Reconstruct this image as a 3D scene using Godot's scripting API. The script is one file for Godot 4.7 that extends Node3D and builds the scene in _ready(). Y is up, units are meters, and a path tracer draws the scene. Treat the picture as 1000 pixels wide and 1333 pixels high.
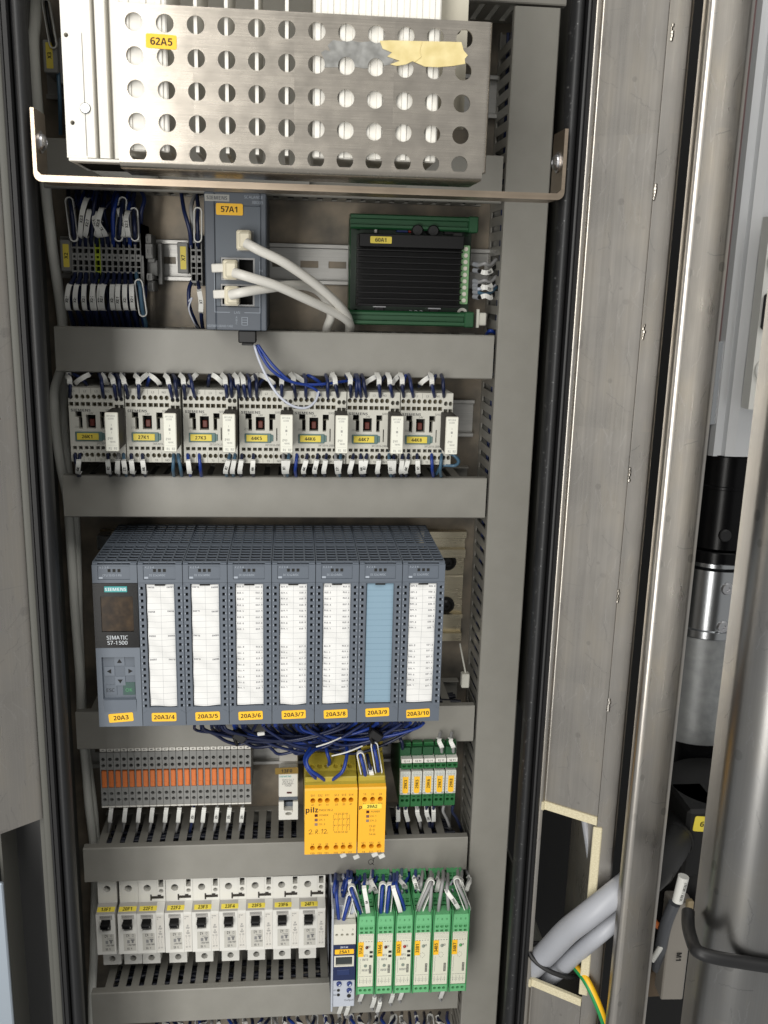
extends Node3D
# All measures are millimetres on the mounting plate: x right, y up, z out of the plate; W() turns them into metres.
const S := 0.001
const Y0 := 1500.0
const FOCAL := 1233.43
const CAM_D := 876.785
var cam_basis := Basis(Vector3(0.995402, 0.02585, 0.09223), Vector3(-0.003127, 0.971152, -0.238441), Vector3(-0.095733, 0.237056, 0.966768))
var rng := RandomNumberGenerator.new()
var M := {}
var taken := {}
var shapes := {}
var fonts := {}
# marks and inserts too small to pick apart one by one
const JOINED := ["printed_line", "printed_ticks", "printed_symbol", "printed_diagram", "contact_insert", "clamp_insert", "pin_row", "edge_line", "slotted_wall", "glue_residue"]

# ---------------------------------------------------------------- shapes
class MB:
	var v := PackedVector3Array()
	var n := PackedVector3Array()
	var t := PackedVector2Array()
	func tri(a: Vector3, b: Vector3, c: Vector3, na: Vector3, nb: Vector3, nc: Vector3, ta := Vector2.ZERO, tb := Vector2.ZERO, tc := Vector2.ZERO) -> void:
		if (b - a).cross(c - a).dot(na + nb + nc) > 0.0:
			v.append(a); v.append(c); v.append(b)
			n.append(na); n.append(nc); n.append(nb)
			t.append(ta); t.append(tc); t.append(tb)
		else:
			v.append(a); v.append(b); v.append(c)
			n.append(na); n.append(nb); n.append(nc)
			t.append(ta); t.append(tb); t.append(tc)
	func quad(a: Vector3, b: Vector3, c: Vector3, d: Vector3, nn: Vector3) -> void:
		tri(a, b, c, nn, nn, nn, Vector2(0, 1), Vector2(1, 1), Vector2(1, 0))
		tri(a, c, d, nn, nn, nn, Vector2(0, 1), Vector2(1, 0), Vector2(0, 0))
	func quad_s(a: Vector3, b: Vector3, c: Vector3, d: Vector3, na: Vector3, nb: Vector3, nc: Vector3, nd: Vector3) -> void:
		tri(a, b, c, na, nb, nc)
		tri(a, c, d, na, nc, nd)
	func box(x0: float, x1: float, y0: float, y1: float, z0: float, z1: float, bev := 0.0) -> void:
		var c := Vector3(x0 + x1, y0 + y1, z0 + z1) * 0.5
		var h := Vector3(absf(x1 - x0), absf(y1 - y0), absf(z1 - z0)) * 0.5
		obox(c, Vector3.RIGHT, Vector3.UP, Vector3.BACK, h, bev)
	func obox(c: Vector3, ux: Vector3, uy: Vector3, uz: Vector3, h: Vector3, bev := 0.0) -> void:
		var ax: Array[Vector3] = [ux, uy, uz]
		bev = minf(bev, minf(h.x, minf(h.y, h.z)) * 0.9)
		for k in 3:
			var a: Vector3 = ax[k]
			var b: Vector3 = ax[(k + 1) % 3]
			var d: Vector3 = ax[(k + 2) % 3]
			var hb: float = h[(k + 1) % 3] - bev
			var hd: float = h[(k + 2) % 3] - bev
			for s: float in [-1.0, 1.0]:
				var p: Vector3 = c + a * h[k] * s
				quad(p - b * hb - d * hd, p + b * hb - d * hd, p + b * hb + d * hd, p - b * hb + d * hd, a * s)
			if bev > 0.0:
				for s: float in [-1.0, 1.0]:
					for q: float in [-1.0, 1.0]:
						var p1: Vector3 = c + b * (h[(k + 1) % 3]) * s + d * hd * q
						var p2: Vector3 = c + b * hb * s + d * (h[(k + 2) % 3]) * q
						var e: Vector3 = a * (h[k] - bev)
						quad(p1 - e, p1 + e, p2 + e, p2 - e, (b * s + d * q).normalized())
		if bev > 0.0:
			for i: float in [-1.0, 1.0]:
				for j: float in [-1.0, 1.0]:
					for k: float in [-1.0, 1.0]:
						var q := c + ux * (h.x - bev) * i + uy * (h.y - bev) * j + uz * (h.z - bev) * k
						var nn := (ux * i + uy * j + uz * k).normalized()
						tri(q + ux * bev * i, q + uy * bev * j, q + uz * bev * k, nn, nn, nn)
	# a plate with real holes; holes are [centre x, centre y, width, height, round?] measured from o along ux, uy; un points out of the front
	func plate(o: Vector3, ux: Vector3, uy: Vector3, un: Vector3, w: float, h: float, thick: float, holes: Array, sides := true, seg := 12) -> void:
		var xs: Array[float] = [0.0, w]
		var ys: Array[float] = [0.0, h]
		for q: Array in holes:
			for e: float in [q[0] - q[2] * 0.5, q[0] + q[2] * 0.5]:
				if e > 0.0 and e < w: xs.append(e)
			for e: float in [q[1] - q[3] * 0.5, q[1] + q[3] * 0.5]:
				if e > 0.0 and e < h: ys.append(e)
		xs.sort(); ys.sort()
		for j in ys.size() - 1:
			if ys[j + 1] - ys[j] < 0.001: continue
			var my := (ys[j] + ys[j + 1]) * 0.5
			var run := -1.0
			for i in xs.size() - 1:
				if xs[i + 1] - xs[i] < 0.001: continue
				var mx := (xs[i] + xs[i + 1]) * 0.5
				var solid := true
				for q: Array in holes:
					if absf(mx - q[0]) < q[2] * 0.5 and absf(my - q[1]) < q[3] * 0.5:
						solid = false
						break
				if solid and run < 0.0: run = xs[i]
				if run >= 0.0 and (not solid or i == xs.size() - 2):
					var xe: float = xs[i + 1] if solid else xs[i]
					quad(o + ux * run + uy * ys[j], o + ux * xe + uy * ys[j], o + ux * xe + uy * ys[j + 1], o + ux * run + uy * ys[j + 1], un)
					run = -1.0
		var back := -un * thick
		for q: Array in holes:
			var c: Vector3 = o + ux * q[0] + uy * q[1]
			var a: float = q[2] * 0.5
			var b: float = q[3] * 0.5
			if q.size() > 4 and q[4]:
				var sq: Array[Vector3] = []
				var ci: Array[Vector3] = []
				for k in seg:
					var g := TAU * (k + 0.5) / seg
					var d := Vector2(cos(g), sin(g))
					var m := maxf(absf(d.x), absf(d.y))
					sq.append(c + ux * a * d.x / m + uy * b * d.y / m)
					ci.append(c + ux * a * d.x * 0.96 + uy * b * d.y * 0.96)
				for k in seg:
					var l := (k + 1) % seg
					quad(sq[k], sq[l], ci[l], ci[k], un)
					var g := TAU * (k + 1.0) / seg
					quad(ci[k], ci[l], ci[l] + back, ci[k] + back, -(ux * cos(g) + uy * sin(g)))
				for e: float in [-1.0, 1.0]:
					for s: float in [-1.0, 1.0]:
						# corner fillers between the seg-gon on the square and its corners
						var cx := c + ux * a * e + uy * b * s
						var best := [Vector3.ZERO, Vector3.ZERO]
						var near1 := 1e9
						var near2 := 1e9
						for k in seg:
							var dist := sq[k].distance_to(cx)
							if dist < near1:
								near2 = near1; best[1] = best[0]
								near1 = dist; best[0] = sq[k]
							elif dist < near2:
								near2 = dist; best[1] = sq[k]
						if near1 > 0.001: tri(cx, best[0], best[1], un, un, un)
			else:
				var p0 := c - ux * a - uy * b
				var p1 := c + ux * a - uy * b
				var p2 := c + ux * a + uy * b
				var p3 := c - ux * a + uy * b
				quad(p0, p1, p1 + back, p0 + back, uy)
				quad(p2, p3, p3 + back, p2 + back, -uy)
				quad(p1, p2, p2 + back, p1 + back, -ux)
				quad(p3, p0, p0 + back, p3 + back, ux)
		if sides:
			var e0 := o
			var e1 := o + ux * w
			var e2 := o + ux * w + uy * h
			var e3 := o + uy * h
			quad(e0, e1, e1 + back, e0 + back, -uy)
			quad(e2, e3, e3 + back, e2 + back, uy)
			quad(e1, e2, e2 + back, e1 + back, ux)
			quad(e3, e0, e0 + back, e3 + back, -ux)
	func face(x0: float, x1: float, y0: float, y1: float, z: float, thick: float, holes: Array, sides := true, seg := 12) -> void:
		var hs := []
		for q: Array in holes:
			var r: Array = q.duplicate()
			r[0] -= x0
			r[1] -= y0
			hs.append(r)
		plate(Vector3(x0, y0, z), Vector3.RIGHT, Vector3.UP, Vector3.BACK, x1 - x0, y1 - y0, thick, hs, sides, seg)
	# prism: outline in (ux, uy) swept from o along along*length
	func prism(poly: PackedVector2Array, o: Vector3, ux: Vector3, uy: Vector3, along: Vector3, length: float, smooth := false) -> void:
		var k := poly.size()
		var cw := Geometry2D.is_polygon_clockwise(poly)
		var norms: Array[Vector3] = []
		for i in k:
			var e := poly[(i + 1) % k] - poly[i]
			var o2 := Vector2(e.y, -e.x).normalized() * (-1.0 if cw else 1.0)
			norms.append((ux * o2.x + uy * o2.y).normalized())
		var d := along * length
		for i in k:
			var a := o + ux * poly[i].x + uy * poly[i].y
			var b := o + ux * poly[(i + 1) % k].x + uy * poly[(i + 1) % k].y
			if smooth:
				var n0 := (norms[i] + norms[(i + k - 1) % k]).normalized()
				var n1 := (norms[i] + norms[(i + 1) % k]).normalized()
				quad_s(a, b, b + d, a + d, n0, n1, n1, n0)
			else:
				quad(a, b, b + d, a + d, norms[i])
		var ids := Geometry2D.triangulate_polygon(poly)
		for i in range(0, ids.size(), 3):
			var p: Array[Vector3] = []
			for j in 3:
				var q := poly[ids[i + j]]
				p.append(o + ux * q.x + uy * q.y)
			tri(p[0], p[1], p[2], -along, -along, -along)
			tri(p[0] + d, p[1] + d, p[2] + d, along, along, along)
	# open sheet following an (a, b) line, swept along; smooth across
	func sheet(line: PackedVector2Array, o: Vector3, ux: Vector3, uy: Vector3, along: Vector3, length: float, thick: float, parts := 1) -> void:
		var k := line.size()
		var nn: Array[Vector2] = []
		for i in k:
			var e := line[mini(i + 1, k - 1)] - line[maxi(i - 1, 0)]
			nn.append(Vector2(-e.y, e.x).normalized())
		for j in parts:
			var d0 := along * length * j / parts
			var d1 := along * length * (j + 1) / parts
			for i in k - 1:
				var a := o + ux * line[i].x + uy * line[i].y
				var b := o + ux * line[i + 1].x + uy * line[i + 1].y
				var na := ux * nn[i].x + uy * nn[i].y
				var nb := ux * nn[i + 1].x + uy * nn[i + 1].y
				quad_s(a + d0, b + d0, b + d1, a + d1, na, nb, nb, na)
				var a2 := a - na * thick
				var b2 := b - nb * thick
				quad_s(a2 + d0, b2 + d0, b2 + d1, a2 + d1, -na, -nb, -nb, -na)
		for q: float in [0.0, 1.0]:
			var dd := along * length * q
			for i in k - 1:
				var a := o + ux * line[i].x + uy * line[i].y + dd
				var b := o + ux * line[i + 1].x + uy * line[i + 1].y + dd
				quad(a, b, b - (ux * nn[i + 1].x + uy * nn[i + 1].y) * thick, a - (ux * nn[i].x + uy * nn[i].y) * thick, along * (1.0 if q > 0.5 else -1.0))
		for i: int in [0, k - 1]:
			var a := o + ux * line[i].x + uy * line[i].y
			var na := ux * nn[i].x + uy * nn[i].y
			var e := line[1] - line[0] if i == 0 else line[k - 2] - line[k - 1]
			quad(a, a + along * length, a + along * length - na * thick, a - na * thick, -(ux * e.x + uy * e.y).normalized())
	func tube(pts: Array, r: float, sides := 8, caps := true, r_end := -1.0) -> void:
		var k := pts.size()
		var up := Vector3(0.31, 0.17, 0.93).normalized()
		var rings := []
		var outs := []
		for i in k:
			var d: Vector3 = (pts[mini(i + 1, k - 1)] - pts[maxi(i - 1, 0)]).normalized()
			var a := d.cross(up)
			if a.length() < 0.05: a = d.cross(Vector3(1, 0, 0))
			a = a.normalized()
			var b := d.cross(a).normalized()
			up = a.cross(d).normalized()
			var rr := r if r_end < 0.0 else lerpf(r, r_end, float(i) / (k - 1))
			var ring: Array[Vector3] = []
			var out: Array[Vector3] = []
			for j in sides:
				var g := TAU * j / sides
				var o := a * cos(g) + b * sin(g)
				out.append(o)
				ring.append(pts[i] + o * rr)
			rings.append(ring)
			outs.append(out)
		for i in k - 1:
			for j in sides:
				var l := (j + 1) % sides
				quad_s(rings[i][j], rings[i][l], rings[i + 1][l], rings[i + 1][j], outs[i][j], outs[i][l], outs[i + 1][l], outs[i + 1][j])
		if caps:
			for e: int in [0, k - 1]:
				var d: Vector3 = (pts[e] - pts[1 if e == 0 else k - 2]).normalized()
				for j in sides:
					tri(pts[e], rings[e][j], rings[e][(j + 1) % sides], d, d, d)
	# turned shape: profile of (radius, height) along axis
	func lathe(o: Vector3, axis: Vector3, prof: PackedVector2Array, sides := 20, a0 := 0.0, a1 := TAU) -> void:
		var a := axis.cross(Vector3(0.3, 0.9, 0.2)).normalized()
		if absf(axis.y) > 0.9: a = Vector3.RIGHT
		var b := axis.cross(a).normalized()
		for i in prof.size() - 1:
			var e := prof[i + 1] - prof[i]
			if e.length() < 0.0001: continue
			var nr := Vector2(e.y, -e.x).normalized()
			if nr.x < 0.0 or (absf(nr.x) < 0.001 and false): pass
			for j in sides:
				var g0 := a0 + (a1 - a0) * j / sides
				var g1 := a0 + (a1 - a0) * (j + 1) / sides
				var d0 := a * cos(g0) + b * sin(g0)
				var d1 := a * cos(g1) + b * sin(g1)
				var n0 := d0 * nr.x + axis * nr.y
				var n1 := d1 * nr.x + axis * nr.y
				quad_s(o + d0 * prof[i].x + axis * prof[i].y, o + d1 * prof[i].x + axis * prof[i].y, o + d1 * prof[i + 1].x + axis * prof[i + 1].y, o + d0 * prof[i + 1].x + axis * prof[i + 1].y, n0, n1, n1, n0)
	func cyl(o: Vector3, axis: Vector3, r: float, length: float, sides := 16, bev := 0.0) -> void:
		lathe(o, axis, PackedVector2Array([Vector2(0, 0), Vector2(r, 0), Vector2(r, length - bev), Vector2(r - bev, length), Vector2(0, length)]), sides)

func W(p: Vector3) -> Vector3:
	return Vector3(p.x, p.y + Y0, p.z) * S

# the point of the plane z that is seen at a pixel of the 1000 x 1333 photograph
func at(px: float, py: float, z: float) -> Vector3:
	var d := cam_basis * Vector3((px - 500.0) / FOCAL, -(py - 666.5) / FOCAL, -1.0)
	return Vector3(0, 0, CAM_D) + d * ((z - CAM_D) / d.z)

func numbered(called: String) -> String:
	if not taken.has(called):
		taken[called] = 0
		return called
	taken[called] += 1
	return "%s_%03d" % [called, taken[called]]

func tag(o: Node3D, label: String, category: String, group := "") -> void:
	o.set_meta("label", label)
	o.set_meta("category", category)
	if group != "": o.set_meta("group", group)

func thing(called: String, label: String, category: String, base: Vector3, group := "") -> Node3D:
	var o := Node3D.new()
	o.name = numbered(called)
	add_child(o)
	o.position = W(base)
	tag(o, label, category, group)
	return o

func base_of(o: Node3D) -> Vector3:
	while o.get_parent() != self and o != self: o = o.get_parent()
	return o.position

func mesh_of(mb: MB, base: Vector3) -> ArrayMesh:
	var arr := []
	arr.resize(Mesh.ARRAY_MAX)
	var vv := PackedVector3Array()
	vv.resize(mb.v.size())
	var off := Vector3(0, Y0 * S, 0) - base
	for i in mb.v.size(): vv[i] = mb.v[i] * S + off
	arr[Mesh.ARRAY_VERTEX] = vv
	arr[Mesh.ARRAY_NORMAL] = mb.n
	arr[Mesh.ARRAY_TEX_UV] = mb.t
	var m := ArrayMesh.new()
	m.add_surface_from_arrays(Mesh.PRIMITIVE_TRIANGLES, arr)
	return m

# commits an MB as one named part of parent (coordinates of the MB are plate coordinates)
func part(parent: Node3D, called: String, mb: MB, mat: Material) -> MeshInstance3D:
	var o := MeshInstance3D.new()
	o.name = called
	o.mesh = mesh_of(mb, base_of(parent) if parent != self else Vector3.ZERO)
	o.material_override = mat
	parent.add_child(o, true)
	if called in JOINED: o.set_meta("kind", "stuff")
	return o

# a thing that is one mesh
func solo(called: String, mb: MB, mat: Material, label: String, category: String, base: Vector3, group := "") -> MeshInstance3D:
	var o := MeshInstance3D.new()
	o.name = numbered(called)
	o.mesh = mesh_of(mb, W(base))
	o.material_override = mat
	add_child(o)
	o.position = W(base)
	tag(o, label, category, group)
	return o

func copy(o: Node3D, shift: Vector3, label: String) -> Node3D:
	var c: Node3D = o.duplicate()
	c.name = numbered(String(o.name).rstrip("_0123456789"))
	add_child(c)
	c.position = o.position + shift * S
	c.set_meta("label", label)
	return c

func font(bold: bool, serif := false) -> Font:
	var key := "%s%s" % [bold, serif]
	if not fonts.has(key):
		var f := SystemFont.new()
		f.font_names = PackedStringArray(["Droid Serif" if serif else "Droid Sans"])
		f.font_weight = 700 if bold else 400
		fonts[key] = f
	return fonts[key]

# flat print: letters h mm tall centred on p (plate mm)
func text(parent: Node3D, s: String, p: Vector3, h: float, mat: Material, turn := 0.0, bold := false, squeeze := 1.0, tilt := 0.0) -> void:
	var key := "%s|%s|%.3f" % [s, bold, h]
	if not shapes.has(key):
		var tm := TextMesh.new()
		tm.text = s
		tm.font = font(bold)
		tm.font_size = 24
		tm.pixel_size = h * S / (24.0 * 0.72)
		tm.depth = 0.00006
		tm.curve_step = 4.0
		tm.vertical_alignment = VERTICAL_ALIGNMENT_CENTER
		shapes[key] = tm
	var o := MeshInstance3D.new()
	o.name = "lettering"
	o.mesh = shapes[key]
	o.material_override = mat
	o.position = W(p + Vector3(0, 0, 0.05)) - base_of(parent)
	o.basis = Basis(Vector3.RIGHT, tilt) * Basis(Vector3.BACK, turn) * Basis.from_scale(Vector3(squeeze, 1, 1))
	parent.add_child(o, true)

# rounded sticker with its lettering: part > sub-part
func sticker(parent: Node3D, s: String, c: Vector3, w: float, h: float, mat: Material, th: float, turn := 0.0, slant := 0.0, squeeze := 1.0, ink: Material = null, thick := 0.35) -> MeshInstance3D:
	var poly := PackedVector2Array()
	var r := minf(w, h) * 0.12
	for q: Array in [[1, 1, 0.0], [-1, 1, PI / 2], [-1, -1, PI], [1, -1, PI * 1.5]]:
		for k in 3:
			var g: float = q[2] + PI / 4 * k
			poly.append(Vector2(q[0] * (w / 2 - r) + r * cos(g), q[1] * (h / 2 - r) + r * sin(g)))
	var mb := MB.new()
	var ux := Vector3(cos(slant), sin(slant), 0)
	var uy := Vector3(-sin(slant), cos(slant), 0)
	mb.prism(poly, c, ux, uy, Vector3.BACK, thick)
	var o := part(parent, "label_plate", mb, mat)
	if s != "":
		text(o, s, c + Vector3(0, 0, thick), th, ink if ink else M.ink, turn + slant, true, squeeze)
	return o

func spline(p: Array, steps := 6) -> Array:
	var out := []
	for i in p.size() - 1:
		var a: Vector3 = p[maxi(i - 1, 0)]
		var b: Vector3 = p[i]
		var c: Vector3 = p[i + 1]
		var d: Vector3 = p[mini(i + 2, p.size() - 1)]
		for k in steps:
			out.append(b.cubic_interpolate(c, a, d, float(k) / steps))
	out.append(p[-1])
	return out

func mat(albedo: Color, rough := 0.5, metal := 0.0) -> StandardMaterial3D:
	var m := StandardMaterial3D.new()
	m.albedo_color = albedo
	m.roughness = rough
	m.metallic = metal
	return m

func lin(r: float, g: float, b: float) -> Color:
	return Color(r, g, b).linear_to_srgb()

# ---------------------------------------------------------------- surfaces
func stripes(w: int, h: int, along: int, lo: float, hi: float, seed_: int) -> ImageTexture:
	# brushed grain: fine lines along the rows (along = 0) or columns (1), drifting slowly
	var r := RandomNumberGenerator.new()
	r.seed = seed_
	var im := Image.create(w, h, false, Image.FORMAT_RGB8)
	var nz := FastNoiseLite.new()
	nz.seed = seed_
	nz.frequency = 0.012
	var n := h if along == 0 else w
	var m := w if along == 0 else h
	for i in n:
		var a := r.randf()
		var b := r.randf()
		var k := 0.0
		for j in m:
			if j % 24 == 0: k = r.randf_range(-0.18, 0.18)
			var q := lerpf(a, b, 0.5 - 0.5 * cos(TAU * j / m)) * 0.45 + 0.28 + k * 0.5 + 0.45 * nz.get_noise_2d(i, j)
			var c := clampf(lerpf(lo, hi, q), 0.0, 1.0)
			if along == 0: im.set_pixel(j, i, Color(c, c, c))
			else: im.set_pixel(i, j, Color(c, c, c))
	return ImageTexture.create_from_image(im)

func mottle(size: int, freq: float, c0: Color, c1: Color, seed_: int, oct := 4) -> NoiseTexture2D:
	var nz := FastNoiseLite.new()
	nz.seed = seed_
	nz.frequency = freq
	nz.fractal_octaves = oct
	var t := NoiseTexture2D.new()
	t.width = size
	t.height = size
	t.seamless = true
	t.noise = nz
	var g := Gradient.new()
	g.set_color(0, c0)
	g.set_color(1, c1)
	t.color_ramp = g
	return t

func flecks(seed_: int) -> ImageTexture:
	# black rubber with rubbed, dusty specks
	var r := RandomNumberGenerator.new()
	r.seed = seed_
	var im := Image.create(128, 512, false, Image.FORMAT_RGB8)
	im.fill(Color(0.085, 0.09, 0.095))
	for i in 1500:
		var x := r.randi_range(0, 127)
		var y := r.randi_range(0, 511)
		var c := 0.085 + r.randf() * 0.07
		im.fill_rect(Rect2i(x, y, 1, r.randi_range(1, 5)), Color(c, c, c))
	for i in 110:
		var y := r.randi_range(0, 511)
		var x := 60 + r.randi_range(-16, 16)
		var c := 0.3 + r.randf() * 0.3
		im.fill_rect(Rect2i(x, y, r.randi_range(1, 3), r.randi_range(1, 4)), Color(c, c, c))
	return ImageTexture.create_from_image(im)

func worn(seed_: int, along: int) -> ImageTexture:
	# used sheet steel: fine grain, rubbed patches, short scratches and a few stains
	var r := RandomNumberGenerator.new()
	r.seed = seed_
	var im := Image.create(512, 512, false, Image.FORMAT_RGB8)
	var nz := FastNoiseLite.new()
	nz.seed = seed_
	nz.frequency = 0.006
	var grain := PackedFloat32Array()
	for i in 512: grain.append(r.randf())
	for y in 512:
		for x in 512:
			var g := grain[x if along == 1 else y]
			var big := nz.get_noise_2d(x * (2.6 if along == 1 else 0.7), y * (0.7 if along == 1 else 2.6))
			var c := clampf(0.92 + 0.03 * (g - 0.5) + 0.06 * big, 0.0, 1.0)
			im.set_pixel(x, y, Color(c, c * (0.995 - 0.02 * maxf(big, 0.0)), c * (0.985 - 0.06 * maxf(big, 0.0))))
	for k in 150:
		var p := Vector2(r.randf() * 512, r.randf() * 512)
		var a := (PI / 2 if along == 1 else 0.0) + r.randf_range(-0.5, 0.5)
		if k % 6 == 0: a = r.randf() * PI
		var n := r.randi_range(8, 46)
		var c := r.randf_range(0.72, 0.84) if k % 3 == 0 else 1.0
		for q in n:
			var z := p + Vector2(cos(a), sin(a)) * q
			im.set_pixel(posmod(int(z.x), 512), posmod(int(z.y), 512), Color(c, c, c))
			a += r.randf_range(-0.04, 0.04)
	for k in 26:
		var p := Vector2(r.randf() * 512, r.randf() * 512)
		var rad := r.randf_range(2, 7)
		var m := r.randf_range(0.86, 1.08)
		for y in range(-8, 9):
			for x in range(-8, 9):
				if Vector2(x, y * 0.7).length() < rad:
					var px := posmod(int(p.x) + x, 512)
					var py := posmod(int(p.y) + y, 512)
					im.set_pixel(px, py, im.get_pixel(px, py) * m)
	return ImageTexture.create_from_image(im)

func tri_scale(m: StandardMaterial3D, s: Vector3) -> void:
	m.uv1_triplanar = true
	m.uv1_world_triplanar = true
	m.uv1_scale = s

func steel(tint: Color, rough: float, along: int, seed_: int, scale := Vector3(7, 7, 7)) -> StandardMaterial3D:
	var m := mat(tint, rough, 1.0)
	m.roughness_texture = stripes(256, 256, along, 0.7, 1.0, seed_)
	m.roughness_texture_channel = BaseMaterial3D.TEXTURE_CHANNEL_RED
	m.albedo_texture = stripes(256, 256, along, 0.9, 1.0, seed_ + 5)
	tri_scale(m, scale)
	return m

const GLYPH := {"0": 31599, "1": 11415, "2": 29671, "3": 29647, "4": 23497, "5": 31183, "6": 31215, "7": 29257, "8": 31727, "9": 31695, "E": 31207, "A": 31725, "W": 23549, "P": 31716, "X": 23213, "K": 23469, ".": 2, "-": 448, "/": 4772, "S": 31183, "I": 29847, "V": 23402, "C": 31015, "B": 31407, "T": 29842, "N": 24429, "L": 18727, "O": 31599, "R": 31477, "U": 23407, " ": 0, "F": 31204, "D": 27502, "M": 24429, "G": 31087, "H": 23533}
func tiny(im: Image, s: String, x: int, y: int, k: int, c: Color) -> void:
	for ch in s:
		var g: int = GLYPH.get(ch, 0)
		for r in 5:
			for q in 3:
				if g >> (14 - r * 3 - q) & 1: im.fill_rect(Rect2i(x + q * k, y + r * k, k, k), c)
		x += 4 * k

func strip_paper(style: int, word: String, first: int) -> ImageTexture:
	# printed labelling strip of an input/output module: ruled table of addresses
	var im := Image.create(160, 760, false, Image.FORMAT_RGB8)
	var blue := style == 2
	im.fill(Color(0.5, 0.6, 0.67) if blue else Color(0.87, 0.87, 0.86))
	var line := Color(0.26, 0.36, 0.44) if blue else Color(0.5, 0.51, 0.53)
	var ink := Color(0.36, 0.36, 0.38)
	for k in 21:
		im.fill_rect(Rect2i(0, int(4 + k * 37.4), 160, 1), line)
	if not blue:
		im.fill_rect(Rect2i(79, 0, 1, 760), line)
		for k in 20:
			var y := int(12 + k * 37.4)
			if style == 0:
				if k % 4 == 0 and k < 16:
					tiny(im, "%sW%d" % [word, first + k / 2], 6, y, 2, ink)
					tiny(im, "%sW%d" % [word, first + k / 2 + 8], 116, y, 2, ink)
			elif k != 8 and k != 9 and k < 18:
				var b := first + (0 if k < 8 else 1)
				var bit := k if k < 8 else k - 10
				tiny(im, "%s%d.%d" % [word, b, bit], 6, y, 2, ink)
				tiny(im, "%s%d.%d" % [word, b + 2, bit], 116, y, 2, ink)
	return ImageTexture.create_from_image(im)

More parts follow.
